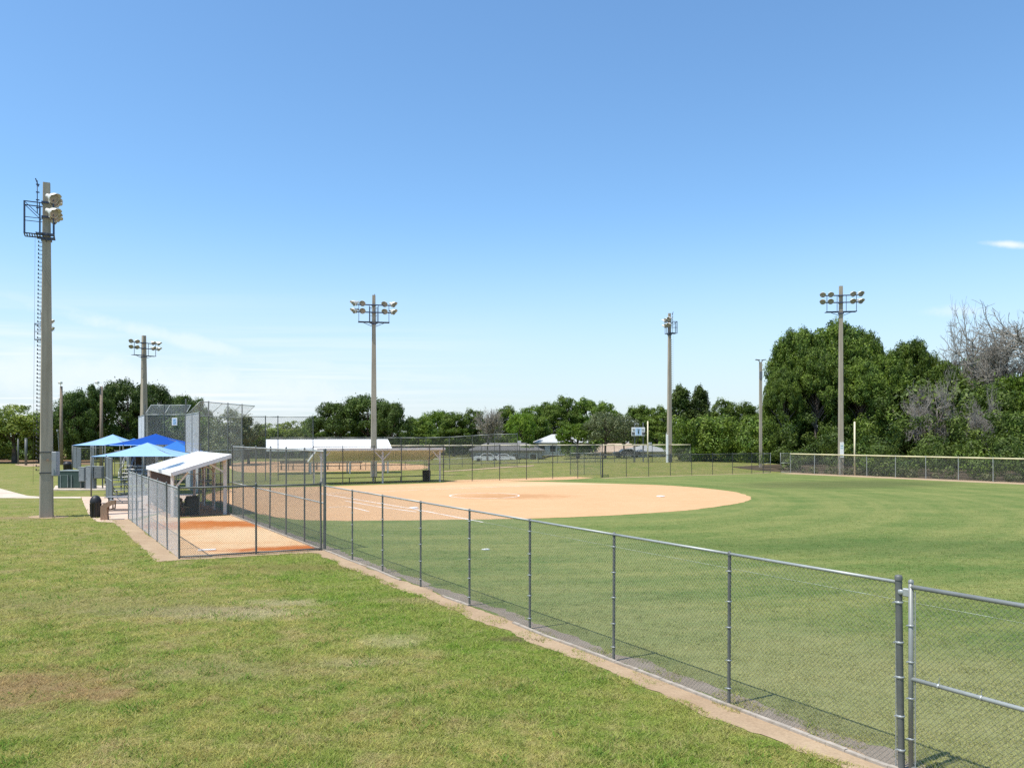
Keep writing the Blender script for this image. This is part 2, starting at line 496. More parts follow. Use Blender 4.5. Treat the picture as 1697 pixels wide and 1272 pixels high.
M = {
    'lawn': mat_lawn(), 'turf': mat_turf(),
    'lawn_blade': mat_blades('lawn_blades', lawn_colour, 1.65), 'turf_blade': mat_blades('turf_blades', turf_colour, 1.5),
    'infield': mat_dirt('infield_clay', (.59, .355, .185), (.64, .415, .230), (.54, .30, .145),
                        [(G(850, 822), 3.0, 1.2, .7, 0, (.44, .23, .10), .7), (G(560, 822), 4.0, 1.2, 1.0, 0, (.52, .31, .17), .45),
                         (G(1000, 799), 5, 3.5, .5, .4, (.68, .48, .28), .5)]),
    'bullpen': mat_dirt('bullpen_clay', (.62, .40, .215), (.72, .54, .34), (.56, .28, .11),
                        [(G(370, 868), 1.5, 2.0, .8, -.2, (.46, .13, .02), .95), (G(300, 872), 1.4, 1.6, .8, -.2, (.50, .17, .04), .85),
                         (G(490, 908), 1.0, 2.4, .6, .25, (.44, .12, .02), .95), (G(420, 885), 1.8, 1.2, 1.2, 0, (.68, .48, .28), .7)]),
    'sand': mat_dirt('sandy_soil', (.36, .25, .155), (.52, .40, .26), (.27, .18, .11)),
    'gravel': mat_dirt('grey_sandy_soil', (.25, .20, .145), (.38, .32, .25), (.17, .13, .095)),
    'track': mat_dirt('warning_track', (.40, .29, .18), (.50, .38, .25), (.33, .22, .13)),
    'litter': mat_dirt('leaf_litter', (.24, .15, .085), (.33, .22, .13), (.12, .08, .045)),
    'humus': mat_dirt('dark_humus', (.085, .065, .042), (.13, .10, .065), (.05, .04, .028)),
    'dugfloor': mat_dirt('dugout_clay', (.36, .20, .115), (.44, .27, .16), (.26, .14, .08)),
    'concrete': plain('path_concrete', (.56, .47, .37), .9, 0, .12, 1.2, .1, .15, dirt=(.42, .33, .25)),
    'plaza': plain('plaza_concrete', (.56, .42, .32), .9, 0, .12, 1.0, .1, .15, dirt=(.46, .33, .24)),
    'kerb': plain('edging_concrete', (.36, .315, .26), .85, 0, .25, 5, .1, .2, dirt=(.27, .21, .15)),
    'chalk': plain('chalk', (.80, .74, .68), .95, 0, .12, 3, .1, dirt=(.66, .50, .36)),
    'chalk_grass': plain('chalk_on_grass', (.34, .38, .26), .95, 0, .3, 6, .1, dirt=(.18, .22, .09)),
    'galv': plain('galvanised_steel', (.135, .14, .13), .55, .2, .15, 5, .3, dirt=(.105, .11, .10)),
    'galv_bright': plain('bright_galvanised', (.40, .415, .40), .45, .4, .1, 5, .4),
    'rail': plain('galvanised_rail', (.36, .375, .35), .5, .3, .12, 3, .4, dirt=(.27, .28, .26)),
    'gatepipe': plain('weathered_gate_pipe', (.25, .26, .245), .5, .25, .12, 3, .35, dirt=(.19, .195, .18)),
    'wire': plain('chain_link_wire', (.135, .145, .128), .45, .3, .1, 2, .5),
    'wire_lit': plain('lit_chain_link_wire', (.46, .47, .45), .45, .3, .1, 2, .5),  # same wire, paler: sunlight on grazing mesh is put into its colour
    'dark_steel': plain('dark_steel', (.07, .07, .075), .5, .3, .2, 4, .4),
    'navy_steel': plain('painted_dark_blue_steel', (.06, .075, .125), .5, .1, .2, 4, .4),
    'pole': mat_concrete_pole(),
    'lamp': plain('floodlight_housing', (.66, .64, .58), .45, .1, .1, 4, .4, local=True, dirt=(.50, .45, .37)),
    'lens': plain('floodlight_lens', (.26, .25, .235), .15, .1, .3, 3, .6, local=True),
    'white': plain('white_paint', (.80, .79, .76), .6, 0, .04, 2, .2, dirt=(.70, .68, .64)),
    'roofwhite': plain('white_metal_roof', (.84, .83, .80), .5, 0, .02, 1.5, .2, dirt=(.80, .785, .75)),
    'timber': plain('painted_timber', (.70, .64, .59), .8, 0, .08, 3, .15, dirt=(.58, .51, .46)),
    'soffit': plain('dugout_soffit', (.90, .84, .76), .8, 0, .1, 2, .15),
    'screen_brown': plain('brown_windscreen', (.10, .065, .05), .9, 0, .2, 3, .1),
    'wood_dark': plain('weathered_bench_wood', (.20, .155, .095), .8, 0, .3, 5, .15),
    'wood_pole': plain('wooden_pole', (.23, .18, .135), .9, 0, .25, 4, .1),
    'alu': plain('bench_aluminium', (.46, .46, .45), .45, .4, .12, 4, .4),
    'box_grey': plain('grey_enamel_box', (.27, .28, .29), .5, .1, .12, 3, .3),
    'box_dark': plain('dark_grey_box', (.17, .175, .18), .5, .1, .12, 3, .3),
    'green': plain('transformer_green', (.045, .075, .062), .55, 0, .12, 3, .3),
    'greenlight': plain('transformer_lid', (.20, .235, .22), .6, 0, .12, 3, .3),
    'black': plain('black_plastic', (.022, .021, .022), .5, 0, .2, 4, .4),
    'tan': plain('exposed_aggregate', (.36, .235, .155), .9, 0, .2, 16, .1, .3),
    'blue_light': mat_fabric('pale_blue_fabric', (.33, .54, .84)),
    'blue_dark': mat_fabric('royal_blue_fabric', (.012, .085, .42)),
    'blue_mid': mat_fabric('mid_blue_fabric', (.045, .19, .55)),
    'yellow': plain('yellow_plastic', (.70, .62, .38), .6, 0, .08, 2, .3),
    'yellow_pale': plain('pale_yellow_paint', (.70, .62, .42), .6, 0, .08, 2, .3),
    'shingle_grey': mat_shingle('grey_shingles', (.33, .33, .31)), 'shingle_dark': mat_shingle('dark_shingles', (.17, .16, .15)),
    'shingle_light': mat_shingle('light_shingles', (.50, .50, .47)), 'shingle_tan': mat_shingle('tan_shingles', (.44, .33, .23)),
    'stucco': plain('pale_stucco', (.55, .54, .50), .9, 0, .06, 1, .1), 'stucco_grey': plain('grey_stucco', (.33, .32, .30), .9, 0, .06, 1, .1),
    'glass': plain('dark_glass', (.03, .035, .04), .1, 0, .2, 2, .6), 'tyre': plain('rubber', (.02, .02, .02), .8, 0, .2, 5, .2),
    'carwhite': plain('white_car_paint', (.78, .78, .77), .25, 0, .03, 2, .5), 'cargrey': plain('grey_car_paint', (.10, .10, .11), .25, .2, .05, 2, .5),
    'sign_blue': plain('sign_blue', (.30, .50, .68), .6, 0, .05, 2, .2), 'sign_ink': plain('sign_ink', (.28, .44, .50), .6, 0, .1, 2, .2),
    'board_blue': plain('scoreboard_blue', (.45, .60, .78), .5, 0, .05, 2, .3),
    'leaf_dark': mat_leaf('oak_leaves', (0.039, 0.072, 0.013), (0.098, 0.143, 0.024)),
    'leaf_mid': mat_leaf('mid_green_leaves', (0.062, 0.118, 0.015), (0.156, 0.208, 0.028)),
    'leaf_big': mat_leaf('wood_leaves', (0.032, 0.066, 0.009), (0.150, 0.206, 0.028)),
    'leaf_light': mat_leaf('light_green_leaves', (0.114, 0.162, 0.031), (0.244, 0.269, 0.062), .35),
    'leaf_fresh': mat_leaf('fresh_green_leaves', (0.084, 0.157, 0.017), (0.174, 0.241, 0.027), .35),
    'leaf_olive': mat_leaf('olive_grey_leaves', (0.079, 0.101, 0.043), (0.166, 0.180, 0.089)),
    'leaf_vine': mat_leaf('vine_leaves', (0.032, 0.059, 0.010), (0.106, 0.140, 0.023)),
    'clover': mat_blades('clover_leaves', lambda nt: ((lambda v: (noise_col(nt, v, .8, (.10, .21, .03), (.21, .27, .06), .35, .65), None, v))(pos(nt))), 1.25),
    'bark': mat_bark('bark', (.10, .08, .065)), 'bark_grey': mat_bark('grey_bark', (.17, .145, .125)), 'twig': mat_bark('grey_twigs', (.31, .285, .24), .35),
    'moss': mat_bark('hanging_moss', (.19, .17, .13)),
    'weeds': mat_leaf('weeds', (.09, .11, .035), (.22, .21, .10), .3),
}


# ------------------------------------------------------------------ world, sun, camera
SUN_EL, SUN_DIR = math.radians(66.5), (-.856, -.517)
SKY_STRENGTH, SUN_STRENGTH, EXPO = .148, 4.1, .5
w = bpy.data.worlds.new('World'); S.world = w; w.use_nodes = True
nt = w.node_tree
bg = nt.nodes['Background']
sky = nd(nt, 'ShaderNodeTexSky', sky_type='NISHITA')
sky.sun_disc = False; sky.sun_elevation = SUN_EL
sky.sun_rotation = math.atan2(SUN_DIR[0], SUN_DIR[1])
sky.altitude = 20; sky.air_density = 1.0; sky.dust_density = .5; sky.ozone_density = 2.0
# thin cirrus: a high flat layer (direction divided by its height), streaked, low in the north-west
tc = nd(nt, 'ShaderNodeTexCoord')
sx = nd(nt, 'ShaderNodeSeparateXYZ'); nt.links.new(tc.outputs['Generated'], sx.inputs[0])
zz = math_n(nt, 'MAXIMUM', sx.outputs['Z'], .02)
cx_ = math_n(nt, 'DIVIDE', sx.outputs['X'], zz); cy_ = math_n(nt, 'DIVIDE', sx.outputs['Y'], zz)
cmb = nd(nt, 'ShaderNodeCombineXYZ'); nt.links.new(cx_, cmb.inputs[0]); nt.links.new(cy_, cmb.inputs[1])
mp = nd(nt, 'ShaderNodeMapping'); mp.inputs['Rotation'].default_value = (0, 0, .5); mp.inputs['Scale'].default_value = (.13, .26, 1)
nt.links.new(cmb.outputs[0], mp.inputs['Vector'])
cn = nd(nt, 'ShaderNodeTexNoise'); cn.inputs['Scale'].default_value = 1.6; cn.inputs['Detail'].default_value = 8; cn.inputs['Roughness'].default_value = .55
cn.inputs['Distortion'].default_value = .5
nt.links.new(mp.outputs['Vector'], cn.inputs['Vector'])
cr = nd(nt, 'ShaderNodeMapRange', interpolation_type='SMOOTHSTEP'); cr.inputs['From Min'].default_value = .36; cr.inputs['From Max'].default_value = .74
nt.links.new(cn.outputs['Fac'], cr.inputs['Value'])
az = nd(nt, 'ShaderNodeMapRange', interpolation_type='SMOOTHSTEP'); az.inputs['From Min'].default_value = .10; az.inputs['From Max'].default_value = -.42
nt.links.new(sx.outputs['X'], az.inputs['Value'])
el = nd(nt, 'ShaderNodeMapRange', interpolation_type='SMOOTHSTEP'); el.inputs['From Min'].default_value = .20; el.inputs['From Max'].default_value = .07
nt.links.new(sx.outputs['Z'], el.inputs['Value'])
cm = math_n(nt, 'MULTIPLY', math_n(nt, 'MULTIPLY', cr.outputs[0], az.outputs[0]), math_n(nt, 'MULTIPLY', el.outputs[0], .9))
cwarp = nd(nt, 'ShaderNodeTexNoise'); cwarp.inputs['Scale'].default_value = 26; cwarp.inputs['Detail'].default_value = 7; cwarp.inputs['Roughness'].default_value = .62
nt.links.new(tc.outputs['Generated'], cwarp.inputs['Vector'])


def streak(px, py, slope, hl, hw, strength, warp=1.0):
    """a drawn-out wisp of cirrus round one direction of the sky"""
    wd = Vector((px - CX, F, -(py - HY))).normalized()
    r_ = wd.cross(Vector((0, 0, 1))).normalized(); up = r_.cross(wd).normalized()
    a = math.radians(slope)
    u, v = r_ * math.cos(a) - up * math.sin(a), up * math.cos(a) + r_ * math.sin(a)
    dv = nd(nt, 'ShaderNodeVectorMath', operation='SUBTRACT'); nt.links.new(tc.outputs['Generated'], dv.inputs[0]); dv.inputs[1].default_value = wd
    q = []
    for ax, k in ((u, hl), (v, hw)):
        d = nd(nt, 'ShaderNodeVectorMath', operation='DOT_PRODUCT'); nt.links.new(dv.outputs[0], d.inputs[0]); d.inputs[1].default_value = ax / k
        q.append(math_n(nt, 'POWER', math_n(nt, 'ABSOLUTE', d.outputs['Value']), 2.0))
    rad = math_n(nt, 'SQRT', math_n(nt, 'ADD', q[0], q[1]))
    rad = math_n(nt, 'ADD', rad, math_n(nt, 'MULTIPLY', math_n(nt, 'SUBTRACT', cwarp.outputs['Fac'], .5), 2.2 * warp))
    m = nd(nt, 'ShaderNodeMapRange', interpolation_type='SMOOTHSTEP'); m.inputs['From Min'].default_value = 1.15; m.inputs['From Max'].default_value = 0
    nt.links.new(rad, m.inputs['Value'])
    return math_n(nt, 'MULTIPLY', m.outputs[0], strength)


for args in ((1672, 405, 12, .030, .0045, .8, .8), (290, 560, 11, .17, .012, .42), (200, 628, 3, .42, .034, .5, .7), (560, 610, 5, .2, .012, .25), (1590, 516, 4, .04, .007, .3), (60, 500, 9, .14, .008, .18)):
    cm = math_n(nt, 'MAXIMUM', cm, streak(*args))
hs = nd(nt, 'ShaderNodeHueSaturation'); hs.inputs['Saturation'].default_value = 1.06
nt.links.new(sky.outputs['Color'], hs.inputs['Color'])
tint = mixc(nt, 1, hs.outputs['Color'], (.80, .97, 1.03), 'MULTIPLY')
# pale humid air low over the horizon
lowf = nd(nt, 'ShaderNodeMapRange', interpolation_type='SMOOTHERSTEP'); lowf.inputs['From Min'].default_value = .30; lowf.inputs['From Max'].default_value = -.04
nt.links.new(sx.outputs['Z'], lowf.inputs['Value'])
tint = mixc(nt, math_n(nt, 'MULTIPLY', lowf.outputs[0], .80), tint, (3.5, 3.85, 4.3))
skyc = mixc(nt, cm, tint, (4.9, 5.1, 5.35))
nt.links.new(skyc, bg.inputs['Color'])
bg.inputs['Strength'].default_value = SKY_STRENGTH

sl = bpy.data.lights.new('sun', 'SUN'); sl.energy = SUN_STRENGTH; sl.angle = math.radians(.53); sl.color = (1, .955, .88)
so = link(bpy.data.objects.new('sun', sl))
sd = Vector((SUN_DIR[0] * math.cos(SUN_EL), SUN_DIR[1] * math.cos(SUN_EL), math.sin(SUN_EL)))
so.rotation_euler = sd.to_track_quat('Z', 'Y').to_euler(); so.location = (-30, -20, 60)

cam = bpy.data.cameras.new('camera'); co = link(bpy.data.objects.new('camera', cam))
co.location = (0, 0, H); co.rotation_euler = (math.radians(90), 0, 0)
cam.sensor_width = 36; cam.lens = F / 1697 * 36; cam.shift_y = (HY - 636) / 1697
cam.clip_end = 6000; cam.clip_start = .1
S.camera = co
S.view_settings.view_transform = 'Standard'; S.view_settings.look = 'None'; S.view_settings.exposure = EXPO; S.view_settings.gamma = 1
S.cycles.use_denoising = False
S.cycles.max_bounces = 6; S.cycles.diffuse_bounces = 4; S.cycles.glossy_bounces = 2; S.cycles.transparent_max_bounces = 4
S.cycles.use_adaptive_sampling = False
S.cycles.sample_clamp_indirect = 6


# ------------------------------------------------------------------ ground and sheets
def axis(parts):
    out = []
    for a, b, st in parts:
        out += list(np.arange(a, b, st))
    return np.array(out + [parts[-1][1]])


xs = axis([(-3000, -400, 650), (-400, -120, 40), (-120, 140, 2.5), (140, 400, 40), (400, 3000, 650)])
ys = axis([(-300, -20, 40), (-20, 180, 2), (180, 400, 40), (400, 4000, 600)])
vs = [(x, y, gz(x, y)) for y in ys for x in xs]
nx = len(xs)
fs = [(j * nx + i, j * nx + i + 1, (j + 1) * nx + i + 1, (j + 1) * nx + i) for j in range(len(ys) - 1) for i in range(nx - 1)]
me = bpy.data.meshes.new('ground'); me.from_pydata(vs, [], fs); me.materials.append(M['lawn'])
me.polygons.foreach_set('use_smooth', [True] * len(fs))
tag(inst('ground', me), 'green park lawn with dry brown patches', kind='structure')


def densify(pts, step, jit, closed=True, seed=0):
    out = []
    n = len(pts)
    for i in range(n if closed else n - 1):
        a, b = pts[i], pts[(i + 1) % n]
        d = math.hypot(b[0] - a[0], b[1] - a[1]); k = max(1, int(d / step))
        for j in range(k):
            t = j / k
            x, y = a[0] + (b[0] - a[0]) * t, a[1] + (b[1] - a[1]) * t
            q = noise.noise_vector(Vector((x * 1.3, y * 1.3, seed))) * .6 + noise.noise_vector(Vector((x * 4.1, y * 4.1, seed + 9))) * .4
            out.append((x + q.x * jit, y + q.y * jit))
    return out


def smooth_poly(pts, it=2):
    for _ in range(it):
        q = []
        for i in range(len(pts)):
            a, b = pts[i], pts[(i + 1) % len(pts)]
            q += [(a[0] * .75 + b[0] * .25, a[1] * .75 + b[1] * .25), (a[0] * .25 + b[0] * .75, a[1] * .25 + b[1] * .75)]
        pts = q
    return pts


def sheet(name, label, pts, z, mat, jit=.1, step=.35, follow=False, seed=0):
    p = densify(pts, step, jit, True, seed) if jit else pts
    mb = MB()
    if follow:
        me = None
    area = sum(p[i][0] * p[(i + 1) % len(p)][1] - p[(i + 1) % len(p)][0] * p[i][1] for i in range(len(p)))
    if area < 0: p = p[::-1]
    mb.v = [(x, y, z) for x, y in p]; mb.f = [tuple(range(len(p)))]; mb.sm = [False]
    return tag(mb.build(name, mat), label, kind='structure')


def off(pt, along=0, across=0):
    """shift along the foul line (away) and across it (to the right, into the field)"""
    return (pt[0] + DX * along + NX * across, pt[1] + DY * along + NY * across)


near_end = offp(FB, -14)            # the fence line runs on past the camera's right
RA, RB = G(1310, 783.2), G(1697, 800.3)   # outfield fence on the right
rl = math.hypot(RB[0] - RA[0], RB[1] - RA[1]); RDX, RDY = (RB[0] - RA[0]) / rl, (RB[1] - RA[1]) / rl
RE = (RB[0] + RDX * 45, RB[1] + RDY * 45)
dug_near = ray_line(386, FA, FB)
turf = [near_end, FA, ray_line(330, FA, FB), G(440, 802), BA, BB, G(1293, 783.4), RA, RE, (RE[0] - 10, RE[1] - 20), (18, -2)]
sheet('outfield_turf', 'mown sports turf of the ball field', turf, .004, M['turf'], 0)

edge = [G(540, 863.3), G(700, 861.5), G(890, 859), G(1000, 854.5), G(1090, 849), G(1150, 844.5), G(1205, 837), G(1238, 831), G(1247, 826), G(1238, 819.5),
        G(1205, 812.5), G(1150, 807), G(1095, 803.6), G(1040, 801.8), G(960, 799.6), G(880, 797.6), G(820, 797), G(740, 799.5), G(640, 803), G(527, 806),
        G(440, 808), G(405, 806), G(350, 815), G(335, 826), G(400, 843), G(450, 858)]
sheet('infield_dirt', 'orange clay softball infield', smooth_poly(edge, 2), .008, M['infield'], .22, .3)

# bullpen
BL, BF, BR = G(213, 860), G(297, 926), FA
bp = [BF, BR, ray_line(386, FA, FB), (ray_line(386, FA, FB)[0] - 2.2, ray_line(386, FA, FB)[1] - 1.5), G(262, 852), G(222, 864)]
sheet('bullpen_dirt', 'orange clay floor of the fenced bullpen', bp, .008, M['bullpen'], 0)


def strip(name, label, a, b, w0, w1, z, mat, jit, seed=0):
    """band along a-b between signed offsets w0 (left) and w1 (right)"""
    d = math.hypot(b[0] - a[0], b[1] - a[1]); u = ((b[0] - a[0]) / d, (b[1] - a[1]) / d); n = (u[1], -u[0])
    pts = [(a[0] + n[0] * w0, a[1] + n[1] * w0), (b[0] + n[0] * w0, b[1] + n[1] * w0), (b[0] + n[0] * w1, b[1] + n[1] * w1), (a[0] + n[0] * w1, a[1] + n[1] * w1)]
    return sheet(name, label, pts, z, mat, jit, .14, seed=seed)


far_foul = ray_line(386, FA, FB)
strip('dirt_strip', 'bare sandy strip on the lawn side of the foul fence', near_end, offp(FA, .6), -.58, .02, .009, M['sand'], .3, 1)
strip('dirt_strip', 'bare grey soil under the foul fence on the field side', near_end, far_foul, .03, .42, .0065, M['gravel'], .30, 2)
strip('dirt_strip', 'bare sandy strip outside the left bullpen fence', (BF[0] + .1, BF[1] - .15), BL, -.75, .02, .009, M['sand'], .18, 3)
strip('dirt_strip', 'thin sandy strip along the front bullpen fence', (BR[0] + .2, BR[1] + .05), (BF[0] - .4, BF[1] - .15), -.38, .02, .010, M['sand'], .2, 4)
# warning tracks
strip('warning_track', 'tan dirt track along the outfield fence', RE, RA, -2.3, .9, .008, M['track'], .15, 5)
strip('warning_track', 'thin dry strip along the back fence', G(1000, 792), BB, -.45, .25, .008, M['track'], .2, 6)
sheet('far_bullpen_dirt', 'orange dirt by the far bullpen fence', [G(735, 799), G(760, 795), G(860, 792.5), G(950, 789.5), G(985, 791.5), G(940, 794.5), G(830, 797.5)], .009, M['infield'], .1)
sheet('far_infield_dirt', 'clay infield of the field beyond', smooth_poly([G(380, 783), G(470, 782.5), G(560, 780.5), G(640, 780), G(700, 778), G(715, 773), G(690, 768.5), G(600, 765.5), G(480, 764), G(380, 765)], 2), .006, M['infield'], .2, 1)
fp = [P(px, 0, Y)[:2] for px, Y in ((735, 92.5), (770, 93), (810, 94), (845, 95.5), (885, 98))]
mb = MB(); mb.add([(x, y + d, gz(x, y + d) + .03) for x, y in fp for d in (-.9, .9)], [(2 * i, 2 * i + 2, 2 * i + 3, 2 * i + 1) for i in range(4)])
tag(mb.build('far_path', M['track']), 'pale dirt edge beyond the back fence', kind='structure')
sheet('leaf_litter', 'brown leaf litter under the trees on the left', [G(-200, 756), G(60, 754), G(150, 757), G(150, 770), G(118, 769), G(60, 767), G(0, 765.5), G(-200, 766)], .006, M['litter'], .4, 1)
sheet('sand_patch', 'pale sand round the two short posts', smooth_poly([G(20, 770), G(35, 767.5), G(70, 768), G(72, 771.5), G(45, 773)], 2), .010, M['sand'], .1)
sheet('path', 'pale concrete path curving in from the left', smooth_poly([G(-40, 803), G(0, 809), G(22, 815), G(45, 821), G(70, 823), G(134, 822.7)], 0) + [G(134, 825.2), G(40, 825.2), G(0, 824.8), G(-40, 824.6)], .008, M['concrete'], 0)
sheet('plaza', 'pinkish concrete plaza beside the bullpen', [G(134, 822.5), G(176, 822.5), G(210, 818), G(330, 818), G(300, 832), G(262, 850), BL, (BL[0] + .4, BL[1] - 1.3), G(205, 867), G(160, 864), G(146, 852)], .007, M['plaza'], .06)
sheet('dirt_patch', 'worn soil at the foot of the tall light pole', smooth_poly([G(42, 857), G(60, 853.5), G(90, 854), G(118, 855.5), G(100, 858), G(70, 859.5)], 2), .009, M['sand'], .12)


def chalk(name, label, pts, w, z, mat=None):
    mb = MB(); mat = mat or M['chalk']
    pts = densify(pts, .5, 0, False) + [pts[-1]]
    vs = []
    for i, p in enumerate(pts):
        a, b = pts[max(0, i - 1)], pts[min(len(pts) - 1, i + 1)]
        d = math.hypot(b[0] - a[0], b[1] - a[1]) or 1
        n = (-(b[1] - a[1]) / d, (b[0] - a[0]) / d)
        ww = w * (.8 + .5 * noise.noise(Vector((p[0] * 2, p[1] * 2, 3))))
        vs += [(p[0] + n[0] * ww / 2, p[1] + n[1] * ww / 2, z), (p[0] - n[0] * ww / 2, p[1] - n[1] * ww / 2, z)]
    mb.add(vs, [(2 * i + 1, 2 * i + 3, 2 * i + 2, 2 * i) for i in range(len(pts) - 1)])
    return tag(mb.build(name, mat), label, kind='structure')


FO = G(690, 844); FE = G(1697, 1033)
fo_home = G(532, 817.7)
chalk('chalk_line', 'white chalk foul line from home plate to the near base', [fo_home, FO, G(800, 865)], .16, .013)
chalk('chalk_line', 'faint painted foul line across the outfield grass', [G(800, 865), FE, (FE[0] + (FE[0] - FO[0]) * .3, FE[1] + (FE[1] - FO[1]) * .3)], .06, .012, M['chalk_grass'])
chalk('chalk_line', 'white chalk running lane beside the near foul line', [G(572, 829.8), G(631, 840), G(690, 848)], .15, .013)
chalk('chalk_line', 'short curved chalk mark near the dirt edge', [G(545, 840.4), G(572, 839), G(588, 841.5), G(612, 847.5)], .14, .013)
chalk('chalk_line', 'far chalk foul line across the infield', [fo_home, G(626, 814.2), G(766, 808.6), G(872, 805)], .12, .013)
rc = G(803, 821)
chalk('chalk_circle', 'chalk ring round the pitching spot', [(rc[0] + 2.42 * math.cos(t), rc[1] + 2.42 * math.sin(t)) for t in np.linspace(0, 2 * math.pi, 48)], .12, .013)
for px, py, lab in ((686, 842.5, 'white base bag on the near foul line'), (1095, 823, 'white base bag far out on the right of the infield')):
    x, y = G(px, py)
    mb = MB(); mb.box((x, y, .045), (.42, .42, .075), math.atan2(DY, DX), .02)
    tag(mb.build('base_bag', M['white']), lab, 'base', 'white base bags on the infield')
x, y = G(805, 911)
mb = MB(); mb.slab([(x - .16, y, .045), (x - .02, y - .09, .05), (x + .15, y - .02, .045), (x + .06, y + .09, .05)], .035)
tag(mb.build('paper_scrap', M['white']), 'scrap of white paper lying on the outfield turf behind the fence', 'litter')


# ------------------------------------------------------------------ grass blades
def blades(name, label, n, region, hmin, hmax, wd, mat, seed):
    r = np.random.default_rng(seed)
    pts = []
    need = n
    while need > 0:
        k = int(need * 2.5) + 1000
        # depth drawn so that nearer ground gets more blades
        Y = 5.0 * (60 / 5.0) ** r.random(k)
        X = (r.random(k) * 2 - 1) * (.72 * Y + 5)
        m = region(X, Y) & (r.random(k) > np.clip((Y - 20) / 32, 0, 1) ** .7)
        q = np.stack([X[m], Y[m]], 1)
        pts.append(q[:need]); need -= len(q[:need])
    p = np.concatenate(pts); n = len(p)
    h = r.uniform(hmin, hmax, n) * (.75 + .5 * r.random(n)); w = wd * r.uniform(.7, 1.3, n) * (.6 + p[:, 1] / 20)
    cl = np.sin(p[:, 0] * 3.7 + 1.9 * np.sin(p[:, 1] * 2.9)) * np.sin(p[:, 1] * 4.3 + 1.7 * np.sin(p[:, 0] * 2.3)) + .6 * np.sin(p[:, 0] * 11 + p[:, 1] * 7) * np.sin(p[:, 1] * 13 - p[:, 0] * 5)
    h *= 1 + .45 * np.clip(cl, -1.2, 1.4)
    a = r.random(n) * 2 * np.pi; lean = r.uniform(.6, 1.9, n) * h; b = r.random(n) * 2 * np.pi
    v = np.zeros((n, 3, 3), np.float32)
    v[:, 0, 0] = p[:, 0] - np.cos(a) * w / 2; v[:, 0, 1] = p[:, 1] - np.sin(a) * w / 2
    v[:, 1, 0] = p[:, 0] + np.cos(a) * w / 2; v[:, 1, 1] = p[:, 1] + np.sin(a) * w / 2
    v[:, 2, 0] = p[:, 0] + np.cos(b) * lean; v[:, 2, 1] = p[:, 1] + np.sin(b) * lean; v[:, 2, 2] = h
    v[:, :2, 2] = .002
    me = bpy.data.meshes.new(name)
    me.vertices.add(3 * n); me.vertices.foreach_set('co', v.reshape(-1))
    me.loops.add(3 * n); me.loops.foreach_set('vertex_index', np.arange(3 * n, dtype=np.int32))
    me.polygons.add(n); me.polygons.foreach_set('loop_start', np.arange(0, 3 * n, 3, dtype=np.int32)); me.polygons.foreach_set('loop_total', np.full(n, 3, np.int32))
    me.materials.append(mat); me.update(); me.validate()
    return tag(inst(name, me), label, kind='stuff')


def side(X, Y):
    """signed distance to the right of the near fence"""
    return (X - FA[0]) * FN[0] + (Y - FA[1]) * FN[1]


def nz(X, Y, s):
    return np.sin(X * 2.1 + 1.3 * np.sin(Y * 1.7 + s)) * np.sin(Y * 2.6 + 1.1 * np.sin(X * 1.9 + s)) * .16 + np.sin(X * 7.3 + Y * 5.1 + s) * .06


def in_lawn(X, Y):
    s = side(X, Y)
    ok = s < -.50 + nz(X, Y, 0)
    # leave out the bullpen and its sandy rim
    u = np.array([(BL[0] - BF[0]), (BL[1] - BF[1])]); u /= np.hypot(*u); q = np.array([u[1], -u[0]])
    left = (X - BF[0]) * q[0] + (Y - BF[1]) * q[1]
    e = np.array([BR[0] - BF[0], BR[1] - BF[1]]); e /= np.hypot(*e); en = np.array([-e[1], e[0]])
    front = (X - BF[0]) * en[0] + (Y - BF[1]) * en[1]
    pen = (left > -.68 + nz(X, Y, 2)) & (front > -.30 + nz(X, Y, 3) * .6)
    keep = np.ones_like(X, bool)
    rr = np.random.default_rng(5).random(len(X))
    for px, py, r, rx, ry, col, st in WORN:
        gx, gy = G(px, py)
        d = np.hypot((X - gx) / (r * rx), (Y - gy) / (r * ry)) + nz(X * 2, Y * 2, px) * 3
        keep &= ~((d < 1.0) & (rr < st * .8))
    return ok & ~pen & keep


def in_turf(X, Y):
    s = side(X, Y)
    return (s > .42 + nz(X, Y, 4)) & (Y < 58) & ((X + 2) ** 2 + (Y - 55.7) ** 2 > 18.6 ** 2)


blades('grass', 'blades of the rough lawn in front of the fences', 720000, in_lawn, .030, .055, .011, M['lawn_blade'], 3)
blades('grass', 'short blades of the mown outfield turf', 480000, in_turf, .016, .030, .011, M['turf_blade'], 4)
blades('clover', 'coarser darker tufts and weeds dotted over the rough lawn', 30000, lambda X, Y: in_lawn(X, Y) & (np.sin(X * 1.9 + 2.1 * np.sin(Y * 1.3)) * np.sin(Y * 2.7 + 1.7 * np.sin(X * 1.1)) + .5 * np.sin(X * 6.1 - Y * 4.7) + .55 * np.random.default_rng(2).normal(size=len(X)) > .95), .045, .085, .017, M['clover'], 6)
blades('grass', 'sparse weeds in the sandy strip under the foul fence', 5000, lambda X, Y: (np.abs(side(X, Y) + .05 + nz(X, Y, 1)) < .55) & (np.sin(X * 3.1) * np.sin(Y * 2.3 + 1) > .35) & (Y < 26), .02, .05, .012, M['lawn_blade'], 8)

# ------------------------------------------------------------------ chain-link fences
_CL = {}


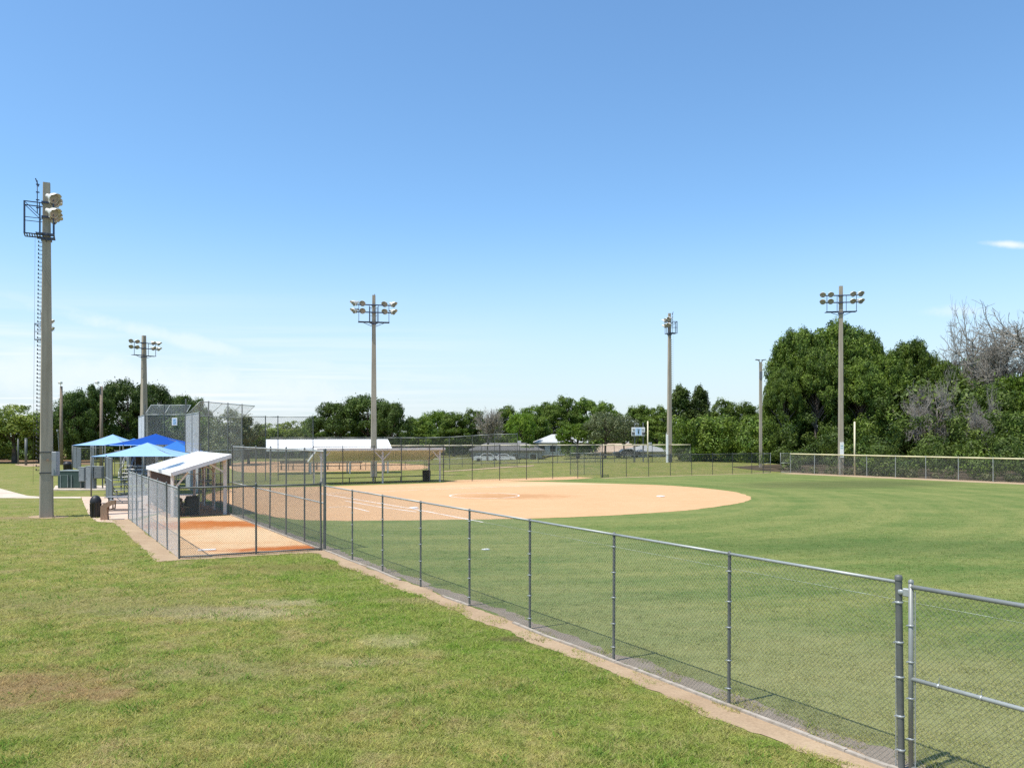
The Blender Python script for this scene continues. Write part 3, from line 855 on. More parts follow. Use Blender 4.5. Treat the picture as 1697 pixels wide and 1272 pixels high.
def chain_mesh(W, Hh, p, r, wire=None):
    key = (round(W, 2), round(Hh, 2), p, r, wire)
    if key in _CL: return _CL[key]
    mb_v, mb_f = [], []
    for s in (1, -1):
        c = (-W if s > 0 else 0) + p * .37
        cmax = Hh if s > 0 else W + Hh
        while c < cmax:
            # z = s*x + c
            x0, x1 = (max(0, -c), min(W, Hh - c)) if s > 0 else (max(0, c - Hh), min(W, c))
            if x1 - x0 > .01:
                k = max(1, int((x1 - x0) / .3))
                for j in range(k):
                    xa, xb = x0 + (x1 - x0) * j / k, x0 + (x1 - x0) * (j + 1) / k
                    b = len(mb_v)
                    for xx in (xa, xb):
                        z = s * xx + c
                        q = r * .7071
                        mb_v.extend([(xx - s * q, s * r + 0, z + q), (xx + s * q, s * r, z - q), (xx, s * r - r, z), (xx, s * r + r, z)])
                    for i, jn in ((0, 2), (2, 1), (1, 3), (3, 0)):
                        mb_f.append((b + i, b + jn, b + 4 + jn, b + 4 + i))
            c += p
    me = bpy.data.meshes.new('chain_link'); me.from_pydata(mb_v, [], mb_f); me.materials.append(M[wire or 'wire'])
    _CL[key] = me
    return me


def post_mesh(h, r, mat, n=10, cap=True):
    mb = MB()
    mb.tube((0, 0, -.45), (0, 0, h), r, n=n, caps=False)
    if cap: mb.lathe([(r * 1.18, h - .02), (r * 1.18, h + .015), (r * .8, h + .045), (.001, h + .055)], n=n)
    else: mb.lathe([(r, h), (.001, h + .01)], n=n)
    return mb.mesh('post', mat)


def fence(name, label, posts, h, r=.03, rails=(1.0,), p=.16, wr=.006, cat='fence', post_extra=.06, mat=None, railmat=None, capmat=None, group=None, spans=None, post_h=None, bottom=0.03, meshed=True, tops=True, wire=None, zbase=None):
    mat = mat or M['galv']; railmat = railmat or M['rail']
    base = [(x, y, gz(x, y) if zbase is None else zbase) for x, y in posts]
    root = thing(name, label, cat, base[0], group=group)
    b0 = Vector(base[0])
    pm = post_mesh((post_h or h) + post_extra, r, mat)
    for q in base:
        inst('post', pm, root, Vector(q) - b0, (random.gauss(0, .006), random.gauss(0, .006), 0))
    for i, rh in enumerate(rails):
        mb = MB()
        rr = r * .86
        for a, b in zip(base[:-1], base[1:]):
            mb.tube((a[0], a[1], a[2] + h * rh), (b[0], b[1], b[2] + h * rh), rr, n=8)
        mb.build('top_rail' if rh > .98 else ('bottom_rail' if rh < .1 else 'middle_rail'), railmat, root)
    if capmat:
        mb = MB()
        for a, b in zip(base[:-1], base[1:]):
            mb.tube((a[0], a[1], a[2] + h + .02), (b[0], b[1], b[2] + h + .02), .065, n=8)
        mb.build('padded_cap', capmat, root)
    if meshed:
        for i, (a, b) in enumerate(zip(base[:-1], base[1:])):
            d = math.hypot(b[0] - a[0], b[1] - a[1])
            W = max(1, round(d * 2) / 2)
            cm = chain_mesh(W, h - bottom, p, wr, wire)
            o = inst('chain_link', cm, root, (a[0] - b0.x, a[1] - b0.y, a[2] - b0.z + bottom), (0, math.atan2(a[2] - b[2], d), math.atan2(b[1] - a[1], b[0] - a[0])), (d / W, 1, 1))
    return root


# the near foul-line fence
fpx = [584, 634, 697, 778, 878, 1017, 1208]
gate_px = 1494
fposts = [FA] + [ray_line(p, FA, FB) for p in fpx] + [ray_line(gate_px, FA, FB)]
foul = fence('chain_link_fence', 'long galvanised chain-link fence along the sandy strip beside the outfield', fposts, 2.36, .027, (1.0,), .072, .0019, post_extra=-.01)
tie = MB(); tie.lathe([(.034, -.012), (.039, -.006), (.039, .006), (.034, .012)], n=10); tie.box((-.045, 0, 0), (.03, .012, .012))
tie_me = tie.mesh('tie_band', M['galv_bright'])
for i, ps in enumerate([c for c in foul.children if c.name.startswith('post')][1:]):
    for zt in (.25, .72, 1.18, 1.65, 2.1):
        inst('tie_band', tie_me, ps, (0, 0, zt + random.uniform(-.04, .04)))
# line-post loop caps on the top rail
# heavier terminal post and gate at the right
gp = fposts[-1]
last = [c for c in foul.children if c.name.startswith('post')][-1]
mb = MB(); mb.tube((0, 0, -.2), (0, 0, 2.42), .041, n=14, caps=False)
mb.lathe([(.047, 2.39), (.047, 2.43), (.038, 2.45), (.001, 2.46)], n=14)
last.data = mb.mesh('terminal_post', M['galv'])
for c in last.children: c.scale = (1.32, 1.32, 1.3)
mb = MB(); a_ = offp(gp, .075)
mb.bar((a_[0], a_[1], .04), (a_[0], a_[1], 2.3), .006, .02)
mb.build('tension_bar', M['galv_bright'], foul)
g0, g1 = offp(gp, -.125), offp(gp, -3.9)
gate = thing('gate', 'galvanised chain-link gate with a middle rail beside the thick terminal post', 'gate', (g0[0], g0[1], 0))


def gate_parts(root, a, b, h, r, p, wr, mid=.52, zb=0, bar_mat=None):
    mb = MB()
    for q in (a, b):
        mb.tube((q[0], q[1], zb + .06), (q[0], q[1], zb + h + .03), r, n=10)
        mb.lathe([(r * 1.15, h + .02), (r, h + .05), (.001, h + .065)], (q[0], q[1], zb), n=10)
    for z in (.09, h - .03):
        mb.tube((a[0], a[1], zb + z), (b[0], b[1], zb + z), r * .95, n=10)
    mb.build('gate_frame', M['gatepipe'], root)
    mb = MB(); mb.tube((a[0], a[1], zb + h * mid), (b[0], b[1], zb + h * mid), r * .9, n=10)
    mb.build('middle_rail', M['rail'], root)
    d = math.hypot(b[0] - a[0], b[1] - a[1]); W = max(1, round(d * 2) / 2)
    inst('chain_link', chain_mesh(W, h - .14, p, wr), root, (a[0] - root.location.x, a[1] - root.location.y, .1), (0, 0, math.atan2(b[1] - a[1], b[0] - a[0])), (d / W, 1, 1))


gate_parts(gate, g0, g1, 2.36, .030, .072, .0019, .505)
hm = MB(); q = offp(gp, -.07)
hm.box((q[0], q[1], 2.25), (.09, .06, .10), math.atan2(DY, DX), .01); hm.lathe([(.044, -.03), (.052, -.02), (.052, .02), (.044, .03)], (gp[0], gp[1], 2.25), n=12)
hm.build('hinge', M['galv_bright'], gate)
mb = MB(); q = offp(g0, -.055); mb.bar((q[0], q[1], .1), (q[0], q[1], 2.28), .006, .02); mb.build('tension_bar', M['galv_bright'], gate)
for k, zt in enumerate((.45, .95, 1.4, 1.85)):
    inst('tie_band', tie_me, gate, (0, 0, zt))
for k in range(6):
    t = offp(g0, -.35 - .5 * k)
    tm = MB(); tm.lathe([(.030, -.012), (.036, 0), (.030, .012)], (t[0], t[1], 1.192), n=10, axis=(DX, DY, 0)); tm.bar((t[0], t[1], 1.22), (t[0] + .01, t[1], 1.30), .006)
    tm.build('tie_wire', M['galv_bright'], gate)
# pale concrete edging under the fence, broken where soil has covered it
for s0, s1 in ((0, 7.1), (9.8, 11.2), (13.3, 24.5)):
    mb = MB(); n = int((s1 - s0) / .3)
    for k in range(n):
        a, b = offp(FA, -(s0 + (s1 - s0) * k / n)), offp(FA, -(s0 + (s1 - s0) * (k + 1) / n - .004))
        wob = [noise.noise(Vector((q[0] * .7, q[1] * .7, 5))) * .05 for q in (a, b)]
        mb.bar((*offp(a, 0, -.06 + wob[0]), .010), (*offp(b, 0, -.06 + wob[1]), .010), .075, .07 + .02 * noise.noise(Vector((k, s0, 1))))
    tag(mb.build('kerb', M['kerb']), 'pale concrete edging strip under the foul fence', kind='structure')

# bullpen fences
bpm = ray_line(424.5, BF, BR)
fence('bullpen_fence', 'low chain-link fence across the near end of the orange bullpen', [BF, bpm, (BR[0] - .12, BR[1] - .05)], 2.42, .036, (1.0, .03), .072, .0029, railmat=M['galv'])
lp = [(BF[0] + (BL[0] - BF[0]) * t, BF[1] + (BL[1] - BF[1]) * t) for t in (.004, .17, .34, .50, .64, .77, .89, 1)]
fence('bullpen_fence', 'grey chain-link fence down the left side of the bullpen beside the lawn', lp, 2.40, .030, (1.0,), .072, .0020, wire='wire_lit')
tp = [FA] + [ray_line(p, FA, FB) for p in (504.6, 474, 447, 424, 403, 386)]
tall = fence('bullpen_fence', 'tall chain-link fence with a middle rail between the bullpen and the infield', [(q[0], q[1] + .0) for q in tp], 3.62, .034, (1.0, .475), .072, .0023)
post0 = [c for c in tall.children if c.name.startswith('post')][0]
mb = MB(); mb.tube((0, 0, -.2), (0, 0, 3.68), .055, n=14, caps=False); mb.lathe([(.062, 3.66), (.062, 3.70), (.045, 3.73), (.001, 3.74)], n=14)
post0.data = mb.mesh('terminal_post', M['galv'])
mb = MB()
for a, b in zip(tp[:-1], tp[1:]):
    mb.bar((*offp(a, 0, -.1), .012), (*offp(b, -.004, -.1), .012), .09, .09)
tag(mb.build('kerb', M['kerb']), 'pale concrete edging under the tall bullpen fence', kind='structure')
# pitching rubber on the near side of the bullpen
x, y = G(343, 912)
mb = MB(); mb.box((x, y, .03), (.62, .16, .045), .3, .008); tag(mb.build('pitching_rubber', M['white']), 'dusty white pitching slab lying in the bullpen clay', 'pitching rubber')


# ------------------------------------------------------------------ dugouts
def dugout(name, label, front, u, n, length, depth, z_hi, z_lo, over_front=.25, over_back=.55, npost=4, screen=None, bench=True, bench_back=True, back_posts=True, brace=True, flip=1):
    """front: ground point at one end of the high (field) side; u along its length; n towards its low side"""
    root = thing(name, label, 'dugout', (front[0], front[1], 0))

    def pt(a, b, z):
        return (front[0] + u[0] * a + n[0] * b, front[1] + u[1] * a + n[1] * b, z)
    sl_ = (z_hi - z_lo) / depth
    top = [pt(-.4, -over_front, z_hi + over_front * sl_), pt(length + .4, -over_front, z_hi + over_front * sl_), pt(length + .4, depth + over_back, z_lo - over_back * sl_), pt(-.4, depth + over_back, z_lo - over_back * sl_)]
    area = sum(top[i][0] * top[(i + 1) % 4][1] - top[(i + 1) % 4][0] * top[i][1] for i in range(4))
    if area < 0: top = top[::-1]
    mb = MB(); mb.slab(top, .05)
    # standing seams
    for k in range(1, int(length / .6)):
        a = k * length / int(length / .6)
        mb.bar(pt(a, -over_front, z_hi + over_front * sl_ + .012), pt(a, depth + over_back, z_lo - over_back * sl_ + .012), .03, .03)
    mb.build('roof', M['roofwhite'], root)
    mb = MB()
    e = [(x, y, z - .052) for x, y, z in top]
    mb.slab([(x, y, z) for x, y, z in e], .03)
    mb.build('soffit', M['soffit'], root)
    mb = MB()
    for b, z in ((-over_front - .03, z_hi + over_front * sl_), (depth + over_back + .03, z_lo - over_back * sl_)):
        mb.bar(pt(-.4, b, z - .07), pt(length + .4, b, z - .07), .04, .2)
    for a in (-.43, length + .43):
        mb.bar(pt(a, -over_front, z_hi + over_front * sl_ - .07), pt(a, depth + over_back, z_lo - over_back * sl_ - .07), .04, .2)
    mb.build('fascia', M['white'], root)
    for i in range(npost):
        a = length * i / (npost - 1)
        for b in (0, depth) if (back_posts and (not screen or i in (0, npost - 1))) else (0,):
            z = z_hi - b * sl_ - .1
            mb = MB(); mb.bar(pt(a, b, 0), pt(a, b, z), .14, .14); ps = mb.build('post', M['timber'], root)
            if brace and b == 0:
                for s in ((-1, 1) if 0 < i < npost - 1 else ((1,) if i == 0 else (-1,))):
                    mb = MB(); mb.bar(pt(a, .0, z - .85), pt(a + s * .75, .0, z - .08), .09, .09); mb.build('knee_brace', M['timber'], root)
            if b == 0:
                mb = MB(); mb.bar(pt(a, .08, z - .75), pt(a, .85, z - .85 * sl_ - .02), .09, .09); mb.build('knee_brace', M['timber'], root)
                mb = MB(); mb.bar(pt(a, .02, z + .02), pt(a, depth, z_lo - .08), .08, .16); mb.build('rafter', M['timber'], root)
    if screen:
        mb = MB()
        mb.bar(pt(0.1, depth - .1, 1.12), pt(length - .1, depth - .1, 1.12), .03, 1.95)
        mb.build('windscreen', screen, root)
    if bench:
        mb = MB(); mb.bar(pt(.4, depth - .75, .45), pt(length - .4, depth - .75, .45), .32, .05)
        if bench_back: mb.bar(pt(.4, depth - .52, .8), pt(length - .4, depth - .52, .8), .04, .22)
        mb.build('bench_seat', M['wood_dark'], root)
        for k in range(5):
            a = .6 + (length - 1.2) * k / 4
            mb = MB(); mb.bar(pt(a, depth - .75, 0), pt(a, depth - .75, .43), .07, .07); bench_back and mb.bar(pt(a, depth - .57, .42), pt(a, depth - .54, .9), .05, .05)
            mb.build('bench_leg', M['dark_steel'], root)
    return root


u_near = (DX, DY)
nlow = (-FN[0], -FN[1])
f0 = offp(ray_line(382, FA, FB), 0, -.28)
dn = dugout('dugout', 'near white-roofed dugout at the back of the bullpen', f0, u_near, nlow, 9.0, 2.6, 3.12, 2.33, .22, .08, 4, M['screen_brown'])
mb = MB(); mb.bar((f0[0] + nlow[0] * 2.6, f0[1] + nlow[1] * 2.6, 1.35), (f0[0] + nlow[0] * 1.85, f0[1] + nlow[1] * 1.85, 2.3), .09, .09); mb.build('knee_brace', M['timber'], dn)
fl = [(f0[0] + u_near[0] * a + nlow[0] * b, f0[1] + u_near[1] * a + nlow[1] * b) for a, b in ((-.2, -.5), (9.3, -.5), (9.3, 2.9), (-.2, 2.9))]
sheet('dugout_floor', 'trodden reddish clay floor of the near dugout', fl, .011, M['dugfloor'], .06)
# chain-link ends and front under the near dugout
fence('dugout_fence', 'chain-link fence across the bullpen end of the near dugout', [f0, (f0[0] + nlow[0] * 1.3, f0[1] + nlow[1] * 1.3), (f0[0] + nlow[0] * 2.6, f0[1] + nlow[1] * 2.6)], 2.2, .025, (1.0,), .11, .003)
fr = [offp(f0, t, .25) for t in (.3, 2.4, 4.6, 6.8, 9.0)]
fence('dugout_fence', 'tall chain-link fence in front of the near dugout', fr, 2.9, .03, (1.0, .5), .11, .003)
# black bags and a box leaning in the dugout
q = offp(f0, .9, -1.5)
mb = MB(); mb.box((q[0], q[1], .45), (.5, .7, .9), math.atan2(DY, DX), .06); mb.box((q[0], q[1], .95), (.4, .6, .1), math.atan2(DY, DX), .04)
tag(mb.build('equipment_bin', M['black']), 'black plastic bin standing inside the near dugout', 'bin')

f1 = ray_line(534, BA, BB); f1 = (f1[0] - NY * -.0, f1[1])
nb = (-NY, NX)
ln_far = math.hypot(ray_line(731, BA, BB)[0] - f1[0], ray_line(731, BA, BB)[1] - f1[1])
f1b = (f1[0] + nb[0] * .3, f1[1] + nb[1] * .3)
df = dugout('dugout', 'far dugout with a tan underside seen across the infield', f1b, (NX, NY), nb, ln_far, 3.0, 3.02, 2.12, .2, .5, 3, None, True, False)
q = (f1b[0] + NX * (ln_far - 1.0) + nb[0] * .8, f1b[1] + NY * (ln_far - 1.0) + nb[1] * .8)


def bin_(q, label, r=.28, h=.95, dome=False, z=0):
    root = thing('trash_can', label, 'trash can', (q[0], q[1], z))
    mb = MB(); mb.lathe([(r * .85, 0), (r * .9, .02), (r, h * .93), (r * 1.06, h * .94), (r * 1.06, h), (r * .95, h)], (q[0], q[1], z), 20)
    if not dome: mb.lathe([(r * .95, h - .02), (.001, h - .05)], (q[0], q[1], z), 20)
    for k in range(10):
        t = k * .628
        mb.bar((q[0] + math.cos(t) * r * .93, q[1] + math.sin(t) * r * .93, z + .05), (q[0] + math.cos(t) * r * 1.02, q[1] + math.sin(t) * r * 1.02, z + h * .9), .03, .03)
    mb.build('body', M['black'], root)
    if dome:
        mb = MB(); mb.lathe([(r * 1.08, h), (r * 1.08, h + .05), (r * .95, h + .16), (r * .7, h + .27), (r * .35, h + .33), (.001, h + .345)], (q[0], q[1], z), 20)
        mb.build('dome_lid', M['black'], root)
    return root


bin_(q, 'black open-topped trash can at the right end of the far dugout', .36, 1.05)
# bench row in front of far dugout on the grass
for k, px in enumerate((541, 595, 608, 641, 674)):
    pass

# white dugout of the field behind, its roof sloping this way
a0 = P(448, 733, 88.5); u2 = (.955, .297); n2 = (.297, -.955)
dugout('dugout', 'white roof of the dugout that backs onto the far dugout', (a0[0], a0[1]), u2, n2, 12.6, 3.0, 3.70, 2.80, .2, .4, 4, None, False, False, True, False)
# long bench beyond
b0 = G(463, 778.5); b1 = G(600, 777.5)
root = thing('bench', 'long brown bench with a backrest beyond the far dugout', 'bench', (b0[0], b0[1], 0))
mb = MB(); mb.bar((b0[0], b0[1], .5), (b1[0], b1[1], .5), .35, .06); mb.build('seat', M['wood_dark'], root)
mb = MB(); mb.bar((b0[0], b0[1] + .25, .95), (b1[0], b1[1] + .25, .95), .05, .35); mb.build('backrest', M['wood_dark'], root)
for t in (.02, .16, .30, .44, .58, .72, .86, .98):
    x, y = b0[0] + (b1[0] - b0[0]) * t, b0[1] + (b1[1] - b0[1]) * t
    mb = MB(); mb.bar((x, y, 0), (x, y, .48), .09, .09); mb.bar((x, y + .21, 0), (x, y + .21, 1.1), .07, .07); mb.build('leg', M['wood_dark'], root)

# dugout roof of the field on the left
a0 = P(172, 746, 76)
dugout('dugout', 'white sloped dugout roof behind the pale blue canopy on the left', (a0[0] + 2.8, a0[1] + 5), (-DX * .4, DY * 1.0), (-.93, -.36), 5.0, 2.6, 3.45, 2.75, .2, .4, 3, M['screen_brown'], False, False, True, False)

# ------------------------------------------------------------------ back fence and outfield fence
apx = [519.5, 568, 620, 665.6, 712, 735, 782.5, 828, 872.5, 916, 957.5, 998]
fence('back_fence', 'tall chain-link back fence passing in front of the far dugout', [ray_line(p, BA, BB) for p in apx], 3.25, .034, (1.0, .5), .15, .0036, mat=M['dark_steel'], railmat=M['galv'])
bpx = [998, 1037, 1074, 1110, 1145.5, 1180, 1213, 1245, 1264]
fence('back_fence', 'lower chain-link fence at the foot of the green bank', [(lambda q: (q[0] + .06, q[1]))(ray_line(p, BA, BB)) for p in bpx], 2.22, .030, (1.0,), .15, .0058, mat=M['dark_steel'], railmat=M['galv'])
# far bullpen panel
fb0, fb1 = ray_line(957.5, BA, BB), ray_line(998, BA, BB)
fence('bullpen_fence', 'small chain-link enclosure of the far bullpen behind the back fence', [(fb0[0] - .3, fb0[1] + 6), (fb0[0] + 1.2, fb0[1] + 6.3), (fb1[0] + .4, fb1[1] + 5), (fb1[0] - .1, fb1[1] + .3)], 2.3, .03, (1.0,), .15, .0058)
for (pa, pb, lab) in ((1264.8, 1276.8, 'open chain-link gate leaf beside the parking-lot lamp'), (1293, 1311, 'chain-link gate leaf at the start of the yellow-capped fence')):
    if pa < 1280: a, b = ray_line(pa, BA, BB), ray_line(pb, BA, BB)
    else: a, b = G(1293.5, 783.2), RA
    r_ = thing('gate', lab, 'gate', (a[0], a[1], 0))
    gate_parts(r_, a, b, 2.22, .032, .15, .0042, .5)
rp = []
d = 0
while d < rl + 44:
    rp.append((RA[0] + RDX * d, RA[1] + RDY * d)); d += 3.05
fence('outfield_fence', 'yellow-capped chain-link outfield fence in front of the dark woods', rp, 2.12, .036, (), .15, .0058, mat=M['rail'], capmat=M['yellow'])
# fences of the field beyond
yf = [P(px, 740, 100 + (px - 640) * .019)[:2] for px in np.linspace(640, 1144, 17)]
fence('outfield_fence', 'far outfield fence with a yellow cap on the bank', yf, 2.46, .034, (), .15, .0058, capmat=M['yellow_pale'], zbase=.46)
tfp = [P(px, 730, 96)[:2] for px in (448, 478, 526, 568, 606, 637, 664.5, 706, 745, 782.5, 819.5, 857)]
fence('ball_stop_fence', 'tall galvanised fence behind the white dugout roofs', tfp, 3.95, .034, (1.0, .33), .15, .0058)

# ------------------------------------------------------------------ backstops


def backstop(name, label, posts, h, lean, rise, extra=1.25, wr=.0050, p=.15):
    """posts along a line; an overhang leaning by vector `lean` above height h"""
    root = thing(name, label, 'backstop', (posts[0][0], posts[0][1], 0))
    b0 = Vector((posts[0][0], posts[0][1], 0))
    pm = post_mesh(h + extra, .055, M['galv'])
    for q in posts: inst('post', pm, root, (q[0] - b0.x, q[1] - b0.y, 0))
    for z in (.05, h * .5, h):
        mb = MB()
        for a, b in zip(posts[:-1], posts[1:]): mb.tube((a[0], a[1], z), (b[0], b[1], z), .038, n=8)
        mb.build('rail', M['rail'], root)
    mb = MB()
    for a, b in zip(posts[:-1], posts[1:]):
        mb.tube((a[0] + lean[0], a[1] + lean[1], h + rise), (b[0] + lean[0], b[1] + lean[1], h + rise), .035, n=8)
    mb.build('overhang_rail', M['rail'], root)
    for q in posts:
        mb = MB(); mb.tube((q[0], q[1], h), (q[0] + lean[0], q[1] + lean[1], h + rise), .03, n=8); mb.build('overhang_arm', M['rail'], root)
    for a, b in zip(posts[:-1], posts[1:]):
        d = math.hypot(b[0] - a[0], b[1] - a[1]); W = max(1, round(d * 2) / 2)
        ang = math.atan2(b[1] - a[1], b[0] - a[0])
        inst('chain_link', chain_mesh(W, h - .05, p, wr, 'wire_lit'), root, (a[0] - b0.x, a[1] - b0.y, .05), (0, 0, ang), (d / W, 1, 1))
        ll = math.hypot(math.hypot(*lean), rise); hh = round(ll, 1)
        # overhang panel tilted to follow the arms
        ux = Vector(((b[0] - a[0]) / d, (b[1] - a[1]) / d, 0)); uz = Vector((lean[0], lean[1], rise)).normalized(); uy = uz.cross(ux)
        o = inst('overhang_mesh', chain_mesh(W, hh, p, wr, 'wire_lit'), root)
        mt = Matrix((ux * (d / W), uy, uz * (ll / hh))).transposed().to_4x4(); mt.translation = Vector((a[0] - b0.x, a[1] - b0.y, h))
        o.matrix_local = mt
    return root


Yb0, Yb1 = 66.0, 76.0
zt = 7.35
bsp = []
for px, py in ((308, 662), (342.6, 665.6), (375, 668), (401.2, 670)):
    Y = (7.05 - H) * F / (HY - py)
    bsp.append(((px - CX) * Y / F, Y))
bsp = [(bsp[0][0] + (bsp[-1][0] - bsp[0][0]) * t, bsp[0][1] + (bsp[-1][1] - bsp[0][1]) * t) for t in (0, .37, .72, 1)]
bd = (bsp[-1][0] - bsp[0][0], bsp[-1][1] - bsp[0][1]); bl = math.hypot(*bd); bn = (bd[1] / bl, -bd[0] / bl)
backstop('backstop', 'tall home-plate backstop with a leaning overhang above the near dugout', bsp, 5.8, (bn[0] * 1.2, bn[1] * 1.2), 1.1, 1.25)
# wings
w1 = bsp[0]; wn0 = (-F * 0 + P(330, 684, 57.5)[0], 57.5)
fence('backstop_wing', 'tall chain-link wing running from the backstop to the near dugout', [w1, ((w1[0] + wn0[0]) / 2, (w1[1] + wn0[1]) / 2), wn0], 5.85, .05, (1.0, .5), .15, .0056, cat='fence', wire='wire_lit')
wf = [bsp[-1], P(440, 700, bsp[-1][1] + .9)[:2], P(461, 700, bsp[-1][1] + 1.4)[:2], P(519, 700, bsp[-1][1] + 2.6)[:2]]
fence('backstop_wing', 'tall chain-link wing running from the backstop to the far dugout', wf, 5.95, .045, (1.0, .5), .15, .0052)
# second backstop carrying the number 5
Y2 = 78.0
s0, s1, s2 = P(240, 687, Y2)[:2], P(272, 687, Y2)[:2], P(307, 687, Y2)[:2]
s3 = (2 * s2[0] - s1[0] + .1, s2[1])
b2 = backstop('backstop', 'second tall backstop carrying the white number 5 sign', [s0, s1, s2], H + 34.5 * Y2 / F, (0.0, 1.35), 1.0, .95, .0062)
wl_ = [s0, P(234.5, 690, Y2 + 4)[:2], P(229.5, 690, Y2 + 8)[:2]]
fence('backstop_wing', 'grey edge-on wing at the left end of the second backstop', wl_, H + 34.0 * Y2 / F, .05, (1.0, .5), .15, .0062, wire='wire_lit')
# the sign with the 5
cx, cy, cz = P(289.3, 698.3, Y2 - .08)
sg = thing('field_sign', 'white sign with the number 5 hung on the second backstop', 'sign', (cx, cy, cz - .37))
mb = MB(); mb.box((cx, cy, cz), (.52, .03, .74), 0, .006); mb.build('panel', M['white'], sg)
mb = MB(); mb.box((cx, cy - .019, cz), (.34, .006, .56), 0); mb.build('inner_panel', M['board_blue'], sg)


def text(body, size, mat, parent, loc, rot, name='lettering', align='CENTER'):
    c = bpy.data.curves.new(name, 'FONT'); c.body = body; c.size = size; c.align_x = align; c.align_y = 'CENTER'; c.extrude = .004
    t = bpy.data.objects.new(name, c); COL.objects.link(t)
    bpy.context.view_layer.update()
    me = bpy.data.meshes.new_from_object(t.evaluated_get(bpy.context.evaluated_depsgraph_get()))
    bpy.data.objects.remove(t); me.materials.clear(); me.materials.append(mat)
    return inst(name, me, parent, loc, rot)


text('5', .62, M['sign_ink'], sg, (0, -.028, .37), (math.radians(90), 0, 0), 'numeral')

# low fences round the hub, left of the bullpen
fence('chain_link_fence', 'short grey chain-link run at the corner of the pale blue canopy', [G(186.5, 834), ((G(186.5, 834)[0] + G(176, 824)[0]) / 2, (G(186.5, 834)[1] + G(176, 824)[1]) / 2), G(176, 824)], 2.75, .035, (1.0, .5), .11, .0042)
fence('chain_link_fence', 'grey chain-link fence behind the bleachers under the canopies', [P(px, 760, 84)[:2] for px in (190, 215, 240, 265, 290, 318)], 2.6, .034, (1.0, .5), .15, .0055)
e0, e1, e2 = P(121.5, 760, 104)[:2], P(134, 760, 96)[:2], P(171, 760, 99)[:2]
fence('chain_link_fence', 'chain-link enclosure behind the green transformer', [e0, ((e0[0] + e1[0]) / 2, (e0[1] + e1[1]) / 2), e1, P(152, 760, 97.5)[:2], e2], 2.7, .035, (1.0,), .15, .0060)

# ------------------------------------------------------------------ flood-light poles
lampm = MB()
lampm.lathe([(.06, -.52), (.13, -.50), (.15, -.30), (.17, -.22), (.26, -.10), (.33, .06), (.355, .16), (.36, .20), (.335, .20)], n=18, axis=(0, -1, 0))
lampm.lathe([(.335, .20), (.33, .15)], n=18, axis=(0, -1, 0))
# visor over the upper half
vs_, fs_ = [], []
for i in range(10):
    t = math.pi * i / 9
    for rr, yy in ((.362, -.15), (.40, -.46 if 1 < i < 8 else -.28)):
        vs_.append((math.cos(t) * rr, yy, math.sin(t) * rr))
lampm.add(vs_, [(2 * i, 2 * i + 1, 2 * i + 3, 2 * i + 2) for i in range(9)], True)
lampm.bar((0, .1, -.38), (0, .1, .0), .07, .09)
lamp_me = lampm.mesh('floodlight', M['lamp'])
lensm = MB(); lensm.lathe([(.335, .17), (.25, .19), (.12, .20), (.001, .205)], n=18, axis=(0, -1, 0)); lens_me = lensm.mesh('lens', M['lens'])
pegm = MB(); pegm.tube((0, 0, 0), (0, .20, 0), .018, n=6); pegm.tube((0, .18, 0), (0, .18, .09), .03, n=6); peg_me = pegm.mesh('climbing_peg', M['dark_steel'])


